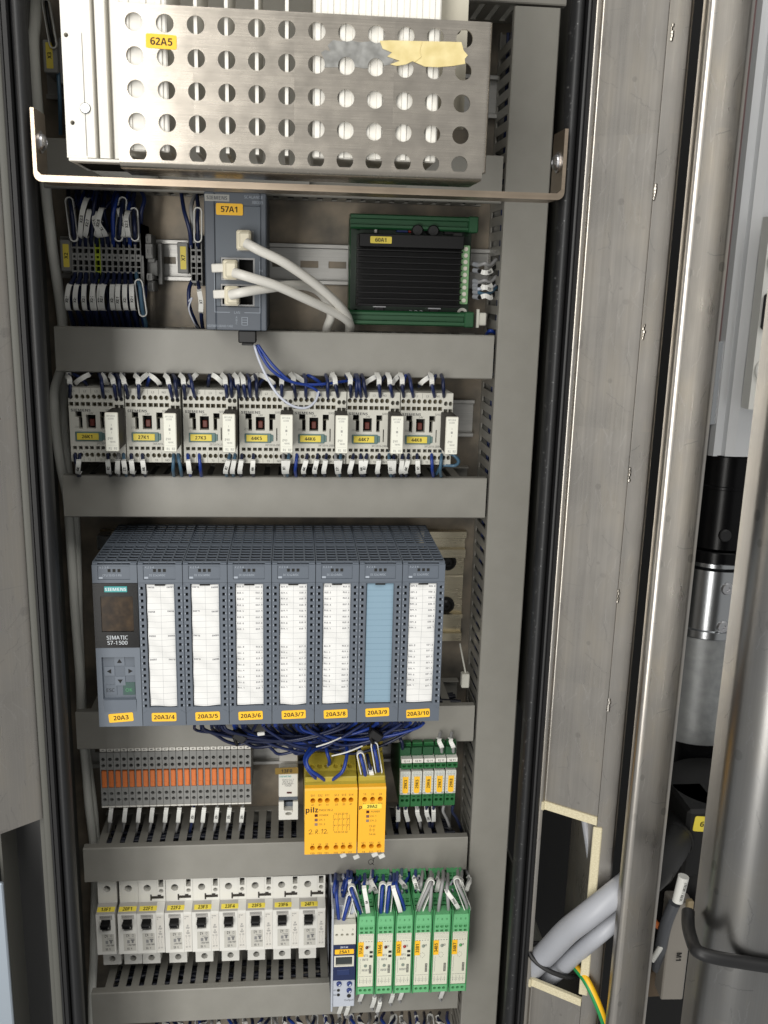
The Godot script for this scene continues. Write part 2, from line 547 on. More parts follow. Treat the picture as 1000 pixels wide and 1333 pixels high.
func print_card(kind: int) -> ImageTexture:
	# the small print on the fronts of the devices
	var im: Image
	var g := Color(0.42, 0.42, 0.42)
	var r := RandomNumberGenerator.new()
	r.seed = 40 + kind
	if kind == 0: # breaker front
		im = Image.create(160, 160, false, Image.FORMAT_RGB8)
		im.fill(Color(0.74, 0.73, 0.7))
		tiny(im, "C4", 40, 6, 5, Color(0.2, 0.2, 0.2))
		for q: int in [0, 1, 2, 3]: im.fill_rect(Rect2i(112 + [0, 0, 0, 18][q], 6 + [0, 18, 0, 0][q], [22, 22, 4, 4][q], [4, 4, 22, 22][q]), g)
		im.fill_rect(Rect2i(66, 42, 76, 4), g)
		im.fill_rect(Rect2i(46, 60, 34, 30), Color(0.5, 0.5, 0.5))
		im.fill_rect(Rect2i(92, 54, 50, 12), g)
		im.fill_rect(Rect2i(104, 66, 26, 22), g)
		im.fill_rect(Rect2i(50, 98, 4, 18), g)
		tiny(im, "230/400V", 62, 98, 3, Color(0.3, 0.3, 0.3))
		tiny(im, "5SY4", 44, 130, 4, Color(0.3, 0.3, 0.3))
	elif kind == 1: # auxiliary contact
		im = Image.create(90, 320, false, Image.FORMAT_RGB8)
		im.fill(Color(0.82, 0.81, 0.78))
		tiny(im, "5ST3010", 8, 12, 2, g)
		tiny(im, "AS", 8, 30, 2, g)
		tiny(im, "6A", 34, 92, 3, g)
		tiny(im, "230V", 24, 112, 3, g)
		tiny(im, "1A", 34, 140, 3, g)
		tiny(im, "400V", 24, 160, 3, g)
		for x: int in [26, 60]:
			im.fill_rect(Rect2i(x, 200, 2, 26), g)
			im.fill_rect(Rect2i(x, 250, 2, 26), g)
			for k in 12: im.fill_rect(Rect2i(x - 8 + k * (1 if x > 40 else 1) / 2, 226 + k * 2, 2, 2), g)
		tiny(im, "11 13", 16, 184, 3, g)
		tiny(im, "12 14", 16, 284, 3, g)
	elif kind == 2 or kind == 3: # isolating amplifier front
		im = Image.create(120, 380, false, Image.FORMAT_RGB8)
		im.fill(Color(0.83, 0.83, 0.76))
		for k in 4: im.fill_rect(Rect2i(6, 12 + k * 9, 108, 1), g)
		for k in 9: im.fill_rect(Rect2i(10 + k * 12, 4, 7, 3), g)
		for k in 5: im.fill_rect(Rect2i(10 + k * 22, 52, 12, 4), g)
		for k in 14: im.fill_rect(Rect2i(14 + r.randi_range(-2, 2), 176 + k * 8, 4, 6), Color(0.55, 0.55, 0.52))
		tiny(im, "PWR" if kind == 3 else "ERR", 62, 84, 3, g)
		if kind == 2:
			for k in 2: tiny(im, "OUT%d" % (k + 1), 34, 146 + k * 30, 3, g)
			tiny(im, "RESET", 30, 254, 3, g)
		else:
			for k in 8:
				var a := TAU * k / 8
				im.fill_rect(Rect2i(int(60 + 18 * cos(a)), int(160 + 18 * sin(a)), 6, 6), Color(0.6, 0.6, 0.56))
		im.fill_rect(Rect2i(88, 224, 18, 62), Color(0.3, 0.3, 0.28))
		for k in 5: im.fill_rect(Rect2i(93, 230 + k * 11, 8, 6), Color(0.7, 0.7, 0.65))
		im.fill_rect(Rect2i(6, 306, 108, 2), g)
		im.fill_rect(Rect2i(6, 336, 108, 1), g)
		for k in 4: im.fill_rect(Rect2i(14 + k * 28, 318, 2, 44), g)
		for k in 6: im.fill_rect(Rect2i(12 + k * 17, 346, 9, 3), g)
	elif kind == 4: # suppressor front
		im = Image.create(80, 220, false, Image.FORMAT_RGB8)
		im.fill(Color(0.87, 0.87, 0.82))
		g = Color(0.62, 0.62, 0.6)
		tiny(im, "3RT1916", 10, 10, 2, g)
		tiny(im, "1CB00", 18, 26, 2, g)
		im.fill_rect(Rect2i(38, 62, 3, 12), g)
		im.fill_rect(Rect2i(32, 84, 14, 14), Color(0.6, 0.6, 0.58))
		im.fill_rect(Rect2i(38, 106, 3, 12), g)
		tiny(im, "24V", 12, 140, 3, Color(0.6, 0.6, 0.58))
		tiny(im, "48VAC", 26, 162, 2, Color(0.6, 0.6, 0.58))
		im.fill_rect(Rect2i(8, 186, 64, 1), g)
		tiny(im, "A1 A2", 16, 198, 3, g)
	elif kind == 5: # relay front
		im = Image.create(90, 220, false, Image.FORMAT_RGB8)
		im.fill(Color(0.78, 0.79, 0.76))
		for k in 3:
			im.fill_rect(Rect2i(14 + k * 26, 8, 10, 3), g)
			im.fill_rect(Rect2i(10 + k * 26, 20, 3, 14), g)
			im.fill_rect(Rect2i(22 + k * 26, 20, 3, 14), g)
			im.fill_rect(Rect2i(14 + k * 26, 40, 12, 3), g)
		for k in 5:
			im.fill_rect(Rect2i(4, 70 + k * 26, 6, 7), g)
			im.fill_rect(Rect2i(80, 70 + k * 26, 6, 7), g)
		tiny(im, "A1", 4, 202, 3, g)
		tiny(im, "A2", 66, 202, 3, g)
	return ImageTexture.create_from_image(im)

func card(parent: Node3D, called: String, x0: float, x1: float, y0: float, y1: float, z: float, m: Material, bow := 0.0) -> MeshInstance3D:
	# a printed face with uv; bow waves it a little like loose paper
	var mb := MB.new()
	var nx := 1 if bow == 0.0 else 8
	var ny := 1 if bow == 0.0 else 32
	var ph := rng.randf() * 6.0
	var p := func(i: int, j: int) -> Vector3:
		var u := float(i) / nx
		var w := float(j) / ny
		return Vector3(lerpf(x0, x1, u), lerpf(y0, y1, w), z + bow * (0.5 + 0.5 * sin(w * 13.0 + ph + u * 3.0)) * sin(PI * u) + bow * 0.4 * sin(w * 29.0 + ph * 2.0 + u * 5.0))
	for i in nx:
		for j in ny:
			var a: Vector3 = p.call(i, j)
			var b: Vector3 = p.call(i + 1, j)
			var c: Vector3 = p.call(i + 1, j + 1)
			var d: Vector3 = p.call(i, j + 1)
			var nf := func(u: float, w: float) -> Vector3:
				var fi := func(uu: float, ww: float) -> float: return bow * (0.5 + 0.5 * sin(ww * 13.0 + ph + uu * 3.0)) * sin(PI * uu) + bow * 0.4 * sin(ww * 29.0 + ph * 2.0 + uu * 5.0)
				return Vector3(-(fi.call(u + 0.01, w) - fi.call(u - 0.01, w)) / (0.02 * absf(x1 - x0)), -(fi.call(u, w + 0.01) - fi.call(u, w - 0.01)) / (0.02 * absf(y1 - y0)), 1.0).normalized()
			var u0 := float(i) / nx
			var u1 := float(i + 1) / nx
			var w0 := float(j) / ny
			var w1 := float(j + 1) / ny
			var n00: Vector3 = nf.call(u0, w0)
			var n10: Vector3 = nf.call(u1, w0)
			var n11: Vector3 = nf.call(u1, w1)
			var n01: Vector3 = nf.call(u0, w1)
			var ua := Vector2(float(i) / nx, 1.0 - float(j) / ny)
			var uc := Vector2(float(i + 1) / nx, 1.0 - float(j + 1) / ny)
			mb.tri(a, b, c, n00, n10, n11, ua, Vector2(uc.x, ua.y), uc)
			mb.tri(a, c, d, n00, n11, n01, ua, uc, Vector2(ua.x, uc.y))
	return part(parent, called, mb, m)

func printed(t: Texture2D, rough := 0.6) -> StandardMaterial3D:
	var m := mat(Color.WHITE, rough)
	m.albedo_texture = t
	m.texture_repeat = false
	return m

func materials() -> void:
	M.ink = mat(Color(0.05, 0.05, 0.05), 0.7)
	M.grey_ink = mat(Color(0.3, 0.3, 0.3), 0.7)
	M.white_ink = mat(Color(0.82, 0.84, 0.86), 0.6)
	M.pale_ink = mat(Color(0.62, 0.65, 0.69), 0.6)
	M.duct = mat(Color(1, 1, 1), 0.42)
	M.duct.albedo_texture = mottle(256, 0.02, Color(0.525, 0.517, 0.49), Color(0.55, 0.542, 0.515), 3)
	tri_scale(M.duct, Vector3(6, 6, 6))
	M.duct_dark = mat(Color(0.43, 0.43, 0.42), 0.5)
	M.plate = mat(Color(1, 1, 1), 0.45, 0.7)
	M.plate.albedo_texture = mottle(512, 0.012, Color(0.36, 0.35, 0.33), Color(0.62, 0.57, 0.5), 8, 5)
	tri_scale(M.plate, Vector3(3, 3, 3))
	M.rail = steel(Color(0.74, 0.735, 0.72), 0.5, 0, 21, Vector3(9, 9, 9))
	M.s7rail = steel(Color(0.84, 0.8, 0.7), 0.34, 0, 25, Vector3(9, 9, 9))
	M.brushed = steel(Color(0.78, 0.75, 0.705), 0.3, 0, 31, Vector3(16, 16, 16))
	M.bar = steel(Color(0.68, 0.62, 0.55), 0.4, 0, 33, Vector3(9, 9, 9))
	M.frame = steel(Color(0.75, 0.735, 0.715), 0.34, 1, 41, Vector3(5, 5, 5))
	M.frame.albedo_texture = worn(77, 1)
	M.post = steel(Color(0.79, 0.775, 0.755), 0.36, 1, 45, Vector3(5, 5, 5))
	M.post.albedo_texture = worn(81, 1)
	M.door = mat(Color(0.62, 0.62, 0.62), 0.3, 1.0)
	M.door.albedo_texture = worn(91, 1)
	tri_scale(M.door, Vector3(4, 4, 4))
	M.screw = mat(Color(0.75, 0.75, 0.76), 0.3, 1.0)
	M.dark_screw = mat(Color(0.2, 0.2, 0.2), 0.45, 0.6)
	M.rubber = mat(Color(1, 1, 1), 0.5)
	M.rubber.albedo_texture = flecks(5)
	tri_scale(M.rubber, Vector3(30, 8, 30))
	M.black = mat(Color(0.07, 0.07, 0.075), 0.5)
	M.gloss_black = mat(Color(0.045, 0.045, 0.05), 0.22)
	M.gloss_black.metallic_specular = 0.3
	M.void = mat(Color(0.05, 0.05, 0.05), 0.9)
	M.hole = mat(Color(0.11, 0.11, 0.1), 0.8)
	M.wall = mat(Color(0.33, 0.33, 0.31), 0.6)
	M.sheath = mat(Color(0.87, 0.87, 0.84), 0.5)
	M.cable = mat(Color(0.63, 0.64, 0.665), 0.42)
	M.patch = mat(Color(0.89, 0.88, 0.85), 0.4)
	M.plug = mat(Color(0.9, 0.87, 0.78), 0.45)
	M.blue = mat(lin(0.012, 0.022, 0.085), 0.38)
	M.duct_wire = mat(lin(0.004, 0.006, 0.016), 0.5)
	M.royal = mat(lin(0.012, 0.04, 0.24), 0.38)
	M.navy = mat(lin(0.008, 0.014, 0.05), 0.4)
	M.teal_wire = mat(lin(0.06, 0.13, 0.2), 0.4)
	M.grey_wire = mat(lin(0.3, 0.3, 0.3), 0.45)
	M.white_wire = mat(lin(0.55, 0.58, 0.66), 0.4)
	M.ferrule = mat(Color(0.55, 0.56, 0.58), 0.4)
	M.marker = mat(Color(0.88, 0.88, 0.86), 0.5)
	M.yellow = mat(Color(0.96, 0.74, 0.14), 0.5)
	M.pale_yellow = mat(Color(0.92, 0.84, 0.3), 0.5)
	M.dull_yellow = mat(Color(0.86, 0.78, 0.3), 0.5)
	M.brown_yellow = mat(Color(0.5, 0.4, 0.14), 0.5)
	M.terminal = mat(Color(0.53, 0.53, 0.52), 0.55)
	M.earth_green = mat(Color(0.62, 0.68, 0.16), 0.5)
	M.orange = mat(Color(0.86, 0.47, 0.23), 0.5)
	M.plc = mat(Color(0.345, 0.375, 0.415), 0.5)
	M.plc_light = mat(Color(0.39, 0.42, 0.46), 0.5)
	M.plc_dark = mat(Color(0.24, 0.265, 0.3), 0.5)
	M.switch = mat(Color(0.32, 0.345, 0.38), 0.5)
	M.switch_panel = mat(Color(0.35, 0.38, 0.415), 0.5)
	M.petrol = mat(Color(0.2, 0.58, 0.58), 0.5)
	M.screen = mat(Color(0.27, 0.235, 0.19), 0.2)
	M.screen.metallic_specular = 0.25
	M.screen.albedo_texture = mottle(128, 0.02, Color(0.5, 0.42, 0.32), Color(1, 0.9, 0.75), 13)
	M.cream = mat(Color(0.77, 0.765, 0.725), 0.5)
	M.cream_light = mat(Color(0.82, 0.81, 0.76), 0.5)
	M.socket = mat(Color(0.36, 0.33, 0.24), 0.6)
	M.holder = mat(Color(0.36, 0.47, 0.46), 0.5)
	M.slider = mat(Color(0.35, 0.14, 0.1), 0.5)
	M.brown = mat(Color(0.15, 0.13, 0.11), 0.6)
	M.breaker = mat(Color(0.85, 0.845, 0.82), 0.45)
	M.breaker_grey = mat(Color(0.66, 0.65, 0.63), 0.5)
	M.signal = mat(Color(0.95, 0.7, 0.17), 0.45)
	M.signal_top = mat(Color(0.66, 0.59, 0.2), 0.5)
	M.green = mat(Color(0.27, 0.56, 0.35), 0.45)
	M.light_green = mat(Color(0.4, 0.68, 0.47), 0.45)
	M.dark_green = mat(Color(0.13, 0.38, 0.2), 0.45)
	M.deep_green = mat(Color(0.1, 0.3, 0.17), 0.5)
	M.pcb = mat(Color(0.06, 0.16, 0.09), 0.4)
	M.pale_green = mat(Color(0.46, 0.62, 0.44), 0.5)
	M.anodised = mat(Color(0.06, 0.06, 0.065), 0.42, 0.3)
	M.white_paint = mat(Color(0.88, 0.87, 0.84), 0.45)
	M.white_cast = mat(Color(0.84, 0.84, 0.82), 0.5)
	M.silver = mat(Color(0.7, 0.71, 0.72), 0.22, 1.0)
	M.zinc = mat(Color(1, 1, 1), 0.42, 0.85)
	M.zinc.albedo_texture = mottle(256, 0.03, Color(0.57, 0.58, 0.58), Color(0.67, 0.675, 0.675), 51)
	tri_scale(M.zinc, Vector3(10, 10, 10))
	M.alu = mat(Color(0.86, 0.865, 0.87), 0.4, 0.6)
	M.trim = mat(Color(1, 1, 1), 0.8)
	M.trim.albedo_texture = mottle(128, 0.12, Color(0.7, 0.66, 0.54), Color(0.86, 0.83, 0.72), 61)
	tri_scale(M.trim, Vector3(40, 40, 40))
	M.timer_blue = mat(Color(0.1, 0.15, 0.3), 0.4)
	M.timer_grey = mat(Color(0.7, 0.72, 0.76), 0.45)
	M.knob = mat(Color(0.12, 0.2, 0.45), 0.4)
	M.display = mat(Color(0.2, 0.22, 0.22), 0.3)
	M.red = mat(Color(0.6, 0.12, 0.1), 0.3)
	M.dark_red = mat(Color(0.28, 0.07, 0.06), 0.3)
	M.led_green = mat(Color(0.3, 0.6, 0.35), 0.3)
	M.led_grey = mat(Color(0.5, 0.54, 0.5), 0.3)
	M.tape = mat(Color(1, 1, 1), 0.6)
	M.tape.albedo_texture = mottle(128, 0.05, Color(0.76, 0.69, 0.46), Color(0.86, 0.8, 0.6), 71)
	tri_scale(M.tape, Vector3(12, 12, 12))
	M.residue = mat(Color(1, 1, 1), 0.75)
	M.residue.albedo_texture = mottle(128, 0.09, Color(0.42, 0.42, 0.41), Color(0.6, 0.6, 0.59), 73)
	tri_scale(M.residue, Vector3(12, 12, 12))
	M.earth_yellow = mat(Color(0.9, 0.7, 0.12), 0.4)
	M.earth_stripe = mat(Color(0.1, 0.52, 0.28), 0.4)
	M.red_edge = mat(Color(0.55, 0.14, 0.1), 0.5)
	M.copper = mat(Color(0.72, 0.42, 0.28), 0.35, 1.0)
	M.cards = []
	for k in 6: M.cards.append(printed(print_card(k)))

func _ready() -> void:
	# ---- camera
	var cam := Camera3D.new()
	cam.name = "camera"
	cam.fov = rad_to_deg(2.0 * atan(666.5 / FOCAL))
	cam.near = 0.02
	cam.far = 20.0
	var lens := CameraAttributesPhysical.new()
	lens.frustum_focal_length = 12.0 / (666.5 / FOCAL)
	lens.frustum_near = 0.02
	lens.frustum_far = 20.0
	lens.frustum_focus_distance = 0.75
	lens.exposure_aperture = lens.frustum_focal_length / 2.0
	cam.attributes = lens
	add_child(cam)
	cam.transform = Transform3D(cam_basis, W(Vector3(0, 0, CAM_D)))
	cam.current = true
	# ---- light: the grey hall all round, large ceiling lights behind and above the photographer
	var we := WorldEnvironment.new()
	we.name = "environment"
	var e := Environment.new()
	e.background_mode = Environment.BG_COLOR
	e.background_color = Color(0.68, 0.68, 0.675)
	e.background_energy_multiplier = 1.0
	e.tonemap_mode = Environment.TONE_MAPPER_LINEAR
	e.tonemap_exposure = 0.96
	e.sdfgi_enabled = true
	e.ssao_enabled = true
	e.ssil_enabled = true
	we.environment = e
	add_child(we)
	area_light("hall_window", Vector3(-925, 0, 2500), Vector3(0, -250, 0), Vector2(0.75, 2.8), 6.2)
	area_light("ceiling_light", Vector3(400, 2100, 1900), Vector3(0, -250, 0), Vector2(2.4, 1.4), 5.0)
	rng.seed = 7
	materials()
	surroundings()
	cabinet()
	ducts_and_rails()
	drive_row()
	switch_row()
	contactor_row()
	controller_row()
	relay_row()
	breaker_row()
	cables()

func area_light(called: String, p: Vector3, target: Vector3, size: Vector2, energy: float) -> void:
	var l := AreaLight3D.new()
	l.name = called
	l.area_size = size
	l.area_normalize_energy = true
	l.light_energy = energy
	l.light_color = Color(1.0, 0.99, 0.97)
	l.shadow_enabled = true
	l.area_range = 12.0
	l.area_attenuation = 2.0
	add_child(l)
	l.position = W(p)
	l.look_at(W(target))

# ---------------------------------------------------------------- the machine round the cabinet
func vsheet(parent: Node3D, called: String, line: Array, y0: float, y1: float, thick: float, m: Material, parts := 4) -> MeshInstance3D:
	var mb := MB.new()
	mb.sheet(PackedVector2Array(line), Vector3(0, y0, 0), Vector3.RIGHT, Vector3.BACK, Vector3.UP, y1 - y0, thick, parts)
	return part(parent, called, mb, m)

func surroundings() -> void:
	var mb := MB.new()
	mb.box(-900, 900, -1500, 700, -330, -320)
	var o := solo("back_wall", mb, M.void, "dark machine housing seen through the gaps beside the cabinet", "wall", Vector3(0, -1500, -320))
	o.set_meta("kind", "structure")
	# linear actuator on the right, behind the steel post
	var t := thing("linear_actuator", "vertical electric linear actuator of white profile, black block and silver cylinders behind the steel post", "actuator", Vector3(408, -450, 60))
	mb = MB.new()
	mb.prism(PackedVector2Array([Vector2(374, 40), Vector2(374, 62), Vector2(377, 66), Vector2(381, 66), Vector2(381, 62), Vector2(386, 62), Vector2(388, 66), Vector2(396, 68), Vector2(418, 68), Vector2(419, 64), Vector2(424, 64), Vector2(425, 68), Vector2(440, 68), Vector2(470, 40), Vector2(470, 0), Vector2(374, 0)]), Vector3(0, -146, 0), Vector3.RIGHT, Vector3.BACK, Vector3.UP, 560)
	part(t, "profile", mb, M.alu)
	mb = MB.new()
	mb.box(371.5, 373.6, -60, 400, 36, 58)
	part(t, "edge_strip", mb, M.red_edge)
	mb = MB.new()
	mb.box(370, 376, -118, -44, 58.5, 66, 1)
	part(t, "cover_strip", mb, M.silver)
	mb = MB.new()
	mb.lathe(Vector3(412, -238, 20), Vector3.UP, PackedVector2Array([Vector2(0, 0), Vector2(39, 0), Vector2(40.5, 1.5), Vector2(40.5, 58), Vector2(41.2, 58.6), Vector2(41.2, 61), Vector2(40.5, 61.6), Vector2(40.5, 89), Vector2(38.5, 91), Vector2(0, 91)]), 48)
	mb.lathe(Vector3(411, -251, 20), Vector3.UP, PackedVector2Array([Vector2(0, 0), Vector2(41, 0), Vector2(42, 1), Vector2(42, 11), Vector2(41, 12), Vector2(0, 12)]), 48)
	part(t, "gear_block", mb, M.gloss_black)
	mb = MB.new()
	mb.cyl(Vector3(400, -222, 58), Vector3.BACK, 6, 3.5, 14, 1)
	part(t, "plug", mb, M.black)
	mb = MB.new()
	mb.lathe(Vector3(410, -326, 20), Vector3.UP, PackedVector2Array([Vector2(0, 0), Vector2(41, 0), Vector2(42, 1), Vector2(42, 8), Vector2(40, 9), Vector2(40, 68), Vector2(36, 70), Vector2(36, 77), Vector2(0, 77)]), 48)
	part(t, "coupling_sleeve", mb, M.silver)
	for y: float in [-274, -312]:
		mb = MB.new()
		mb.lathe(Vector3(408, y, 58.5), Vector3.BACK, PackedVector2Array([Vector2(6, 0), Vector2(6, 2), Vector2(5, 3.2), Vector2(2.6, 3.2), Vector2(2.4, 1.6), Vector2(0, 1.6)]), 16)
		part(t, "screw", mb, M.screw)
	mb = MB.new()
	mb.lathe(Vector3(410, -438, 14), Vector3.UP, PackedVector2Array([Vector2(0, 0), Vector2(43, 0), Vector2(44, 1), Vector2(44, 111), Vector2(0, 111)]), 48)
	part(t, "motor_tube", mb, M.zinc)
	mb = MB.new()
	mb.cyl(Vector3(410, -720, 10), Vector3.UP, 42, 281, 40, 2)
	part(t, "motor_body", mb, M.gloss_black)
	# yellow tag on the black block beside the column
	t = thing("motor_housing", "black motor housing beside the round column with a small yellow number tag", "motor", Vector3(390, -520, 90))
	mb = MB.new()
	mb.lathe(Vector3(400, -560, 100), Vector3.UP, PackedVector2Array([Vector2(0, 0), Vector2(48, 0), Vector2(49, 1), Vector2(49, 105), Vector2(46, 108), Vector2(0, 108)]), 40)
	mb.box(352, 385, -520, -452, 100, 149, 3)
	part(t, "housing", mb, mat(Color(0.055, 0.055, 0.055), 0.6))
	sticker(t, "6", Vector3(365.5, -465.2, 149.1), 15, 15, M.pale_yellow, 5.2, 0.0, -0.1)
	# white cast bracket at the right edge
	t = thing("cast_bracket", "white painted cast bracket with two bolt holes at the right edge", "bracket", Vector3(405, -60, 80))
	mb = MB.new()
	mb.face(392, 440, -100, 60, 92, 14, [[404, 24, 15, 15, true], [404, -66, 15, 15, true]], true, 24)
	part(t, "plate", mb, M.white_cast)
	for y: float in [24, -66]:
		mb = MB.new()
		mb.lathe(Vector3(404, y, 92), Vector3.BACK, PackedVector2Array([Vector2(11, 0), Vector2(11, 2.5), Vector2(10, 3.5), Vector2(7.6, 3.5), Vector2(7.2, 0)]), 24)
		part(t, "boss", mb, M.white_cast)
		mb = MB.new()
		mb.cyl(Vector3(404, y, 77), Vector3.BACK, 8, 2, 6)
		part(t, "bolt", mb, M.dark_screw)
	mb = MB.new()
	mb.cyl(Vector3(417, -82, 92), Vector3.BACK, 15, 9, 28, 2)
	part(t, "cap", mb, M.white_cast)
	mb = MB.new()
	mb.box(393, 399, -32, -2, 92, 97, 2)
	part(t, "latch", mb, M.black)
	# dark steel column in the foreground
	t = thing("steel_column", "dark grey steel column with rounded edge in the right foreground", "column", Vector3(320, -900, 300))
	var line := []
	for k in 17:
		var g := PI + PI / 2 * k / 16.0
		line.append(Vector2(319 + 28 * cos(g), 317 - 28 * sin(g)))
	line.push_front(Vector2(291.5, 300))
	line.append(Vector2(320, 345.02))
	line.append(Vector2(420, 345.6))
	vsheet(t, "panel", line, -900, 420, 3, M.door, 6)
	# cable tied round the column
	var tie := thing("black_cable", "black cable running down and round the steel column", "cable", Vector3(282, -470, 330))
	mb = MB.new()
	mb.tube(spline([at(896, 1186, 306), at(896, 1204, 316), at(900, 1222, 330), at(908, 1238, 344), at(930, 1246, 348), at(970, 1253, 348), at(1030, 1262, 348)]), 4.6, 12)
	part(tie, "sheath", mb, M.black)
	# connection box with its lettering, marker and cables
	t = thing("terminal_box", "long light grey terminal box lettered M1 beside the steel column", "box", Vector3(356, -650, 140))
	mb = MB.new()
	mb.obox(Vector3(356.5, -598, 140), Vector3(cos(-0.055), 0, sin(0.055)).normalized(), Vector3.UP, Vector3(-sin(0.055), 0, cos(0.055)).normalized(), Vector3(10.5, 52, 10), 1.2)
	part(t, "lid", mb, mat(Color(0.56, 0.54, 0.51), 0.45))
	text(t, "M1", Vector3(357.5, -602, 151), 5.0, M.ink, -PI / 2, true)
	t = thing("cable_marker", "white rounded cable marker sleeve above the grey terminal box", "label", Vector3(350, -545, 160))
	mb = MB.new()
	var a := at(883, 1169, 200)
	var b := at(889, 1145, 200)
	mb.tube([a + (a - b) * 0.18, a + (a - b) * 0.12, a, b, b + (b - a) * 0.12, b + (b - a) * 0.18], 4.6, 14)
	part(t, "sleeve", mb, M.marker)
	text(t, "VERR.1.MONT", (a + b) * 0.5 + Vector3(0.5, 0, 4.8), 2.4, M.ink, PI / 2 - 0.18, false, 0.85)
	mb = MB.new()
	mb.box(358, 364, -549, -540, 150, 156, 1)
	part(t, "clip", mb, mat(Color(0.6, 0.54, 0.42), 0.5))
	mb = MB.new()
	mb.tube(spline([at(878, 1176, 158), at(868, 1200, 156), at(862, 1225, 150), at(856, 1260, 130)]), 5.5, 10)
	solo("motor_cable", mb, mat(Color(0.33, 0.34, 0.36), 0.5), "dark grey motor cable beside the terminal box", "cable", at(868, 1200, 156))
	mb = MB.new()
	mb.tube(spline([at(852, 1200, 140), at(858, 1206, 142), at(864, 1204, 140)]), 3, 8)
	solo("orange_wire", mb, M.orange, "short bit of orange wire beside the dark motor cable", "wire", at(852, 1200, 140))
	mb = MB.new()
	mb.tube(spline([at(849, 1250, 150), at(858, 1236, 152), at(866, 1222, 150)]), 2.6, 8)
	solo("white_wire", mb, M.marker, "short white wire below the orange wire end", "wire", at(849, 1250, 150))
	mb = MB.new()
	mb.obox(at(857, 1276, 120), Vector3.RIGHT, Vector3.UP, Vector3.BACK, Vector3(14, 14, 6), 1)
	solo("brown_block", mb, mat(Color(0.4, 0.34, 0.27), 0.7), "small brown block behind the foot of the terminal box", "block", at(857, 1290, 120))

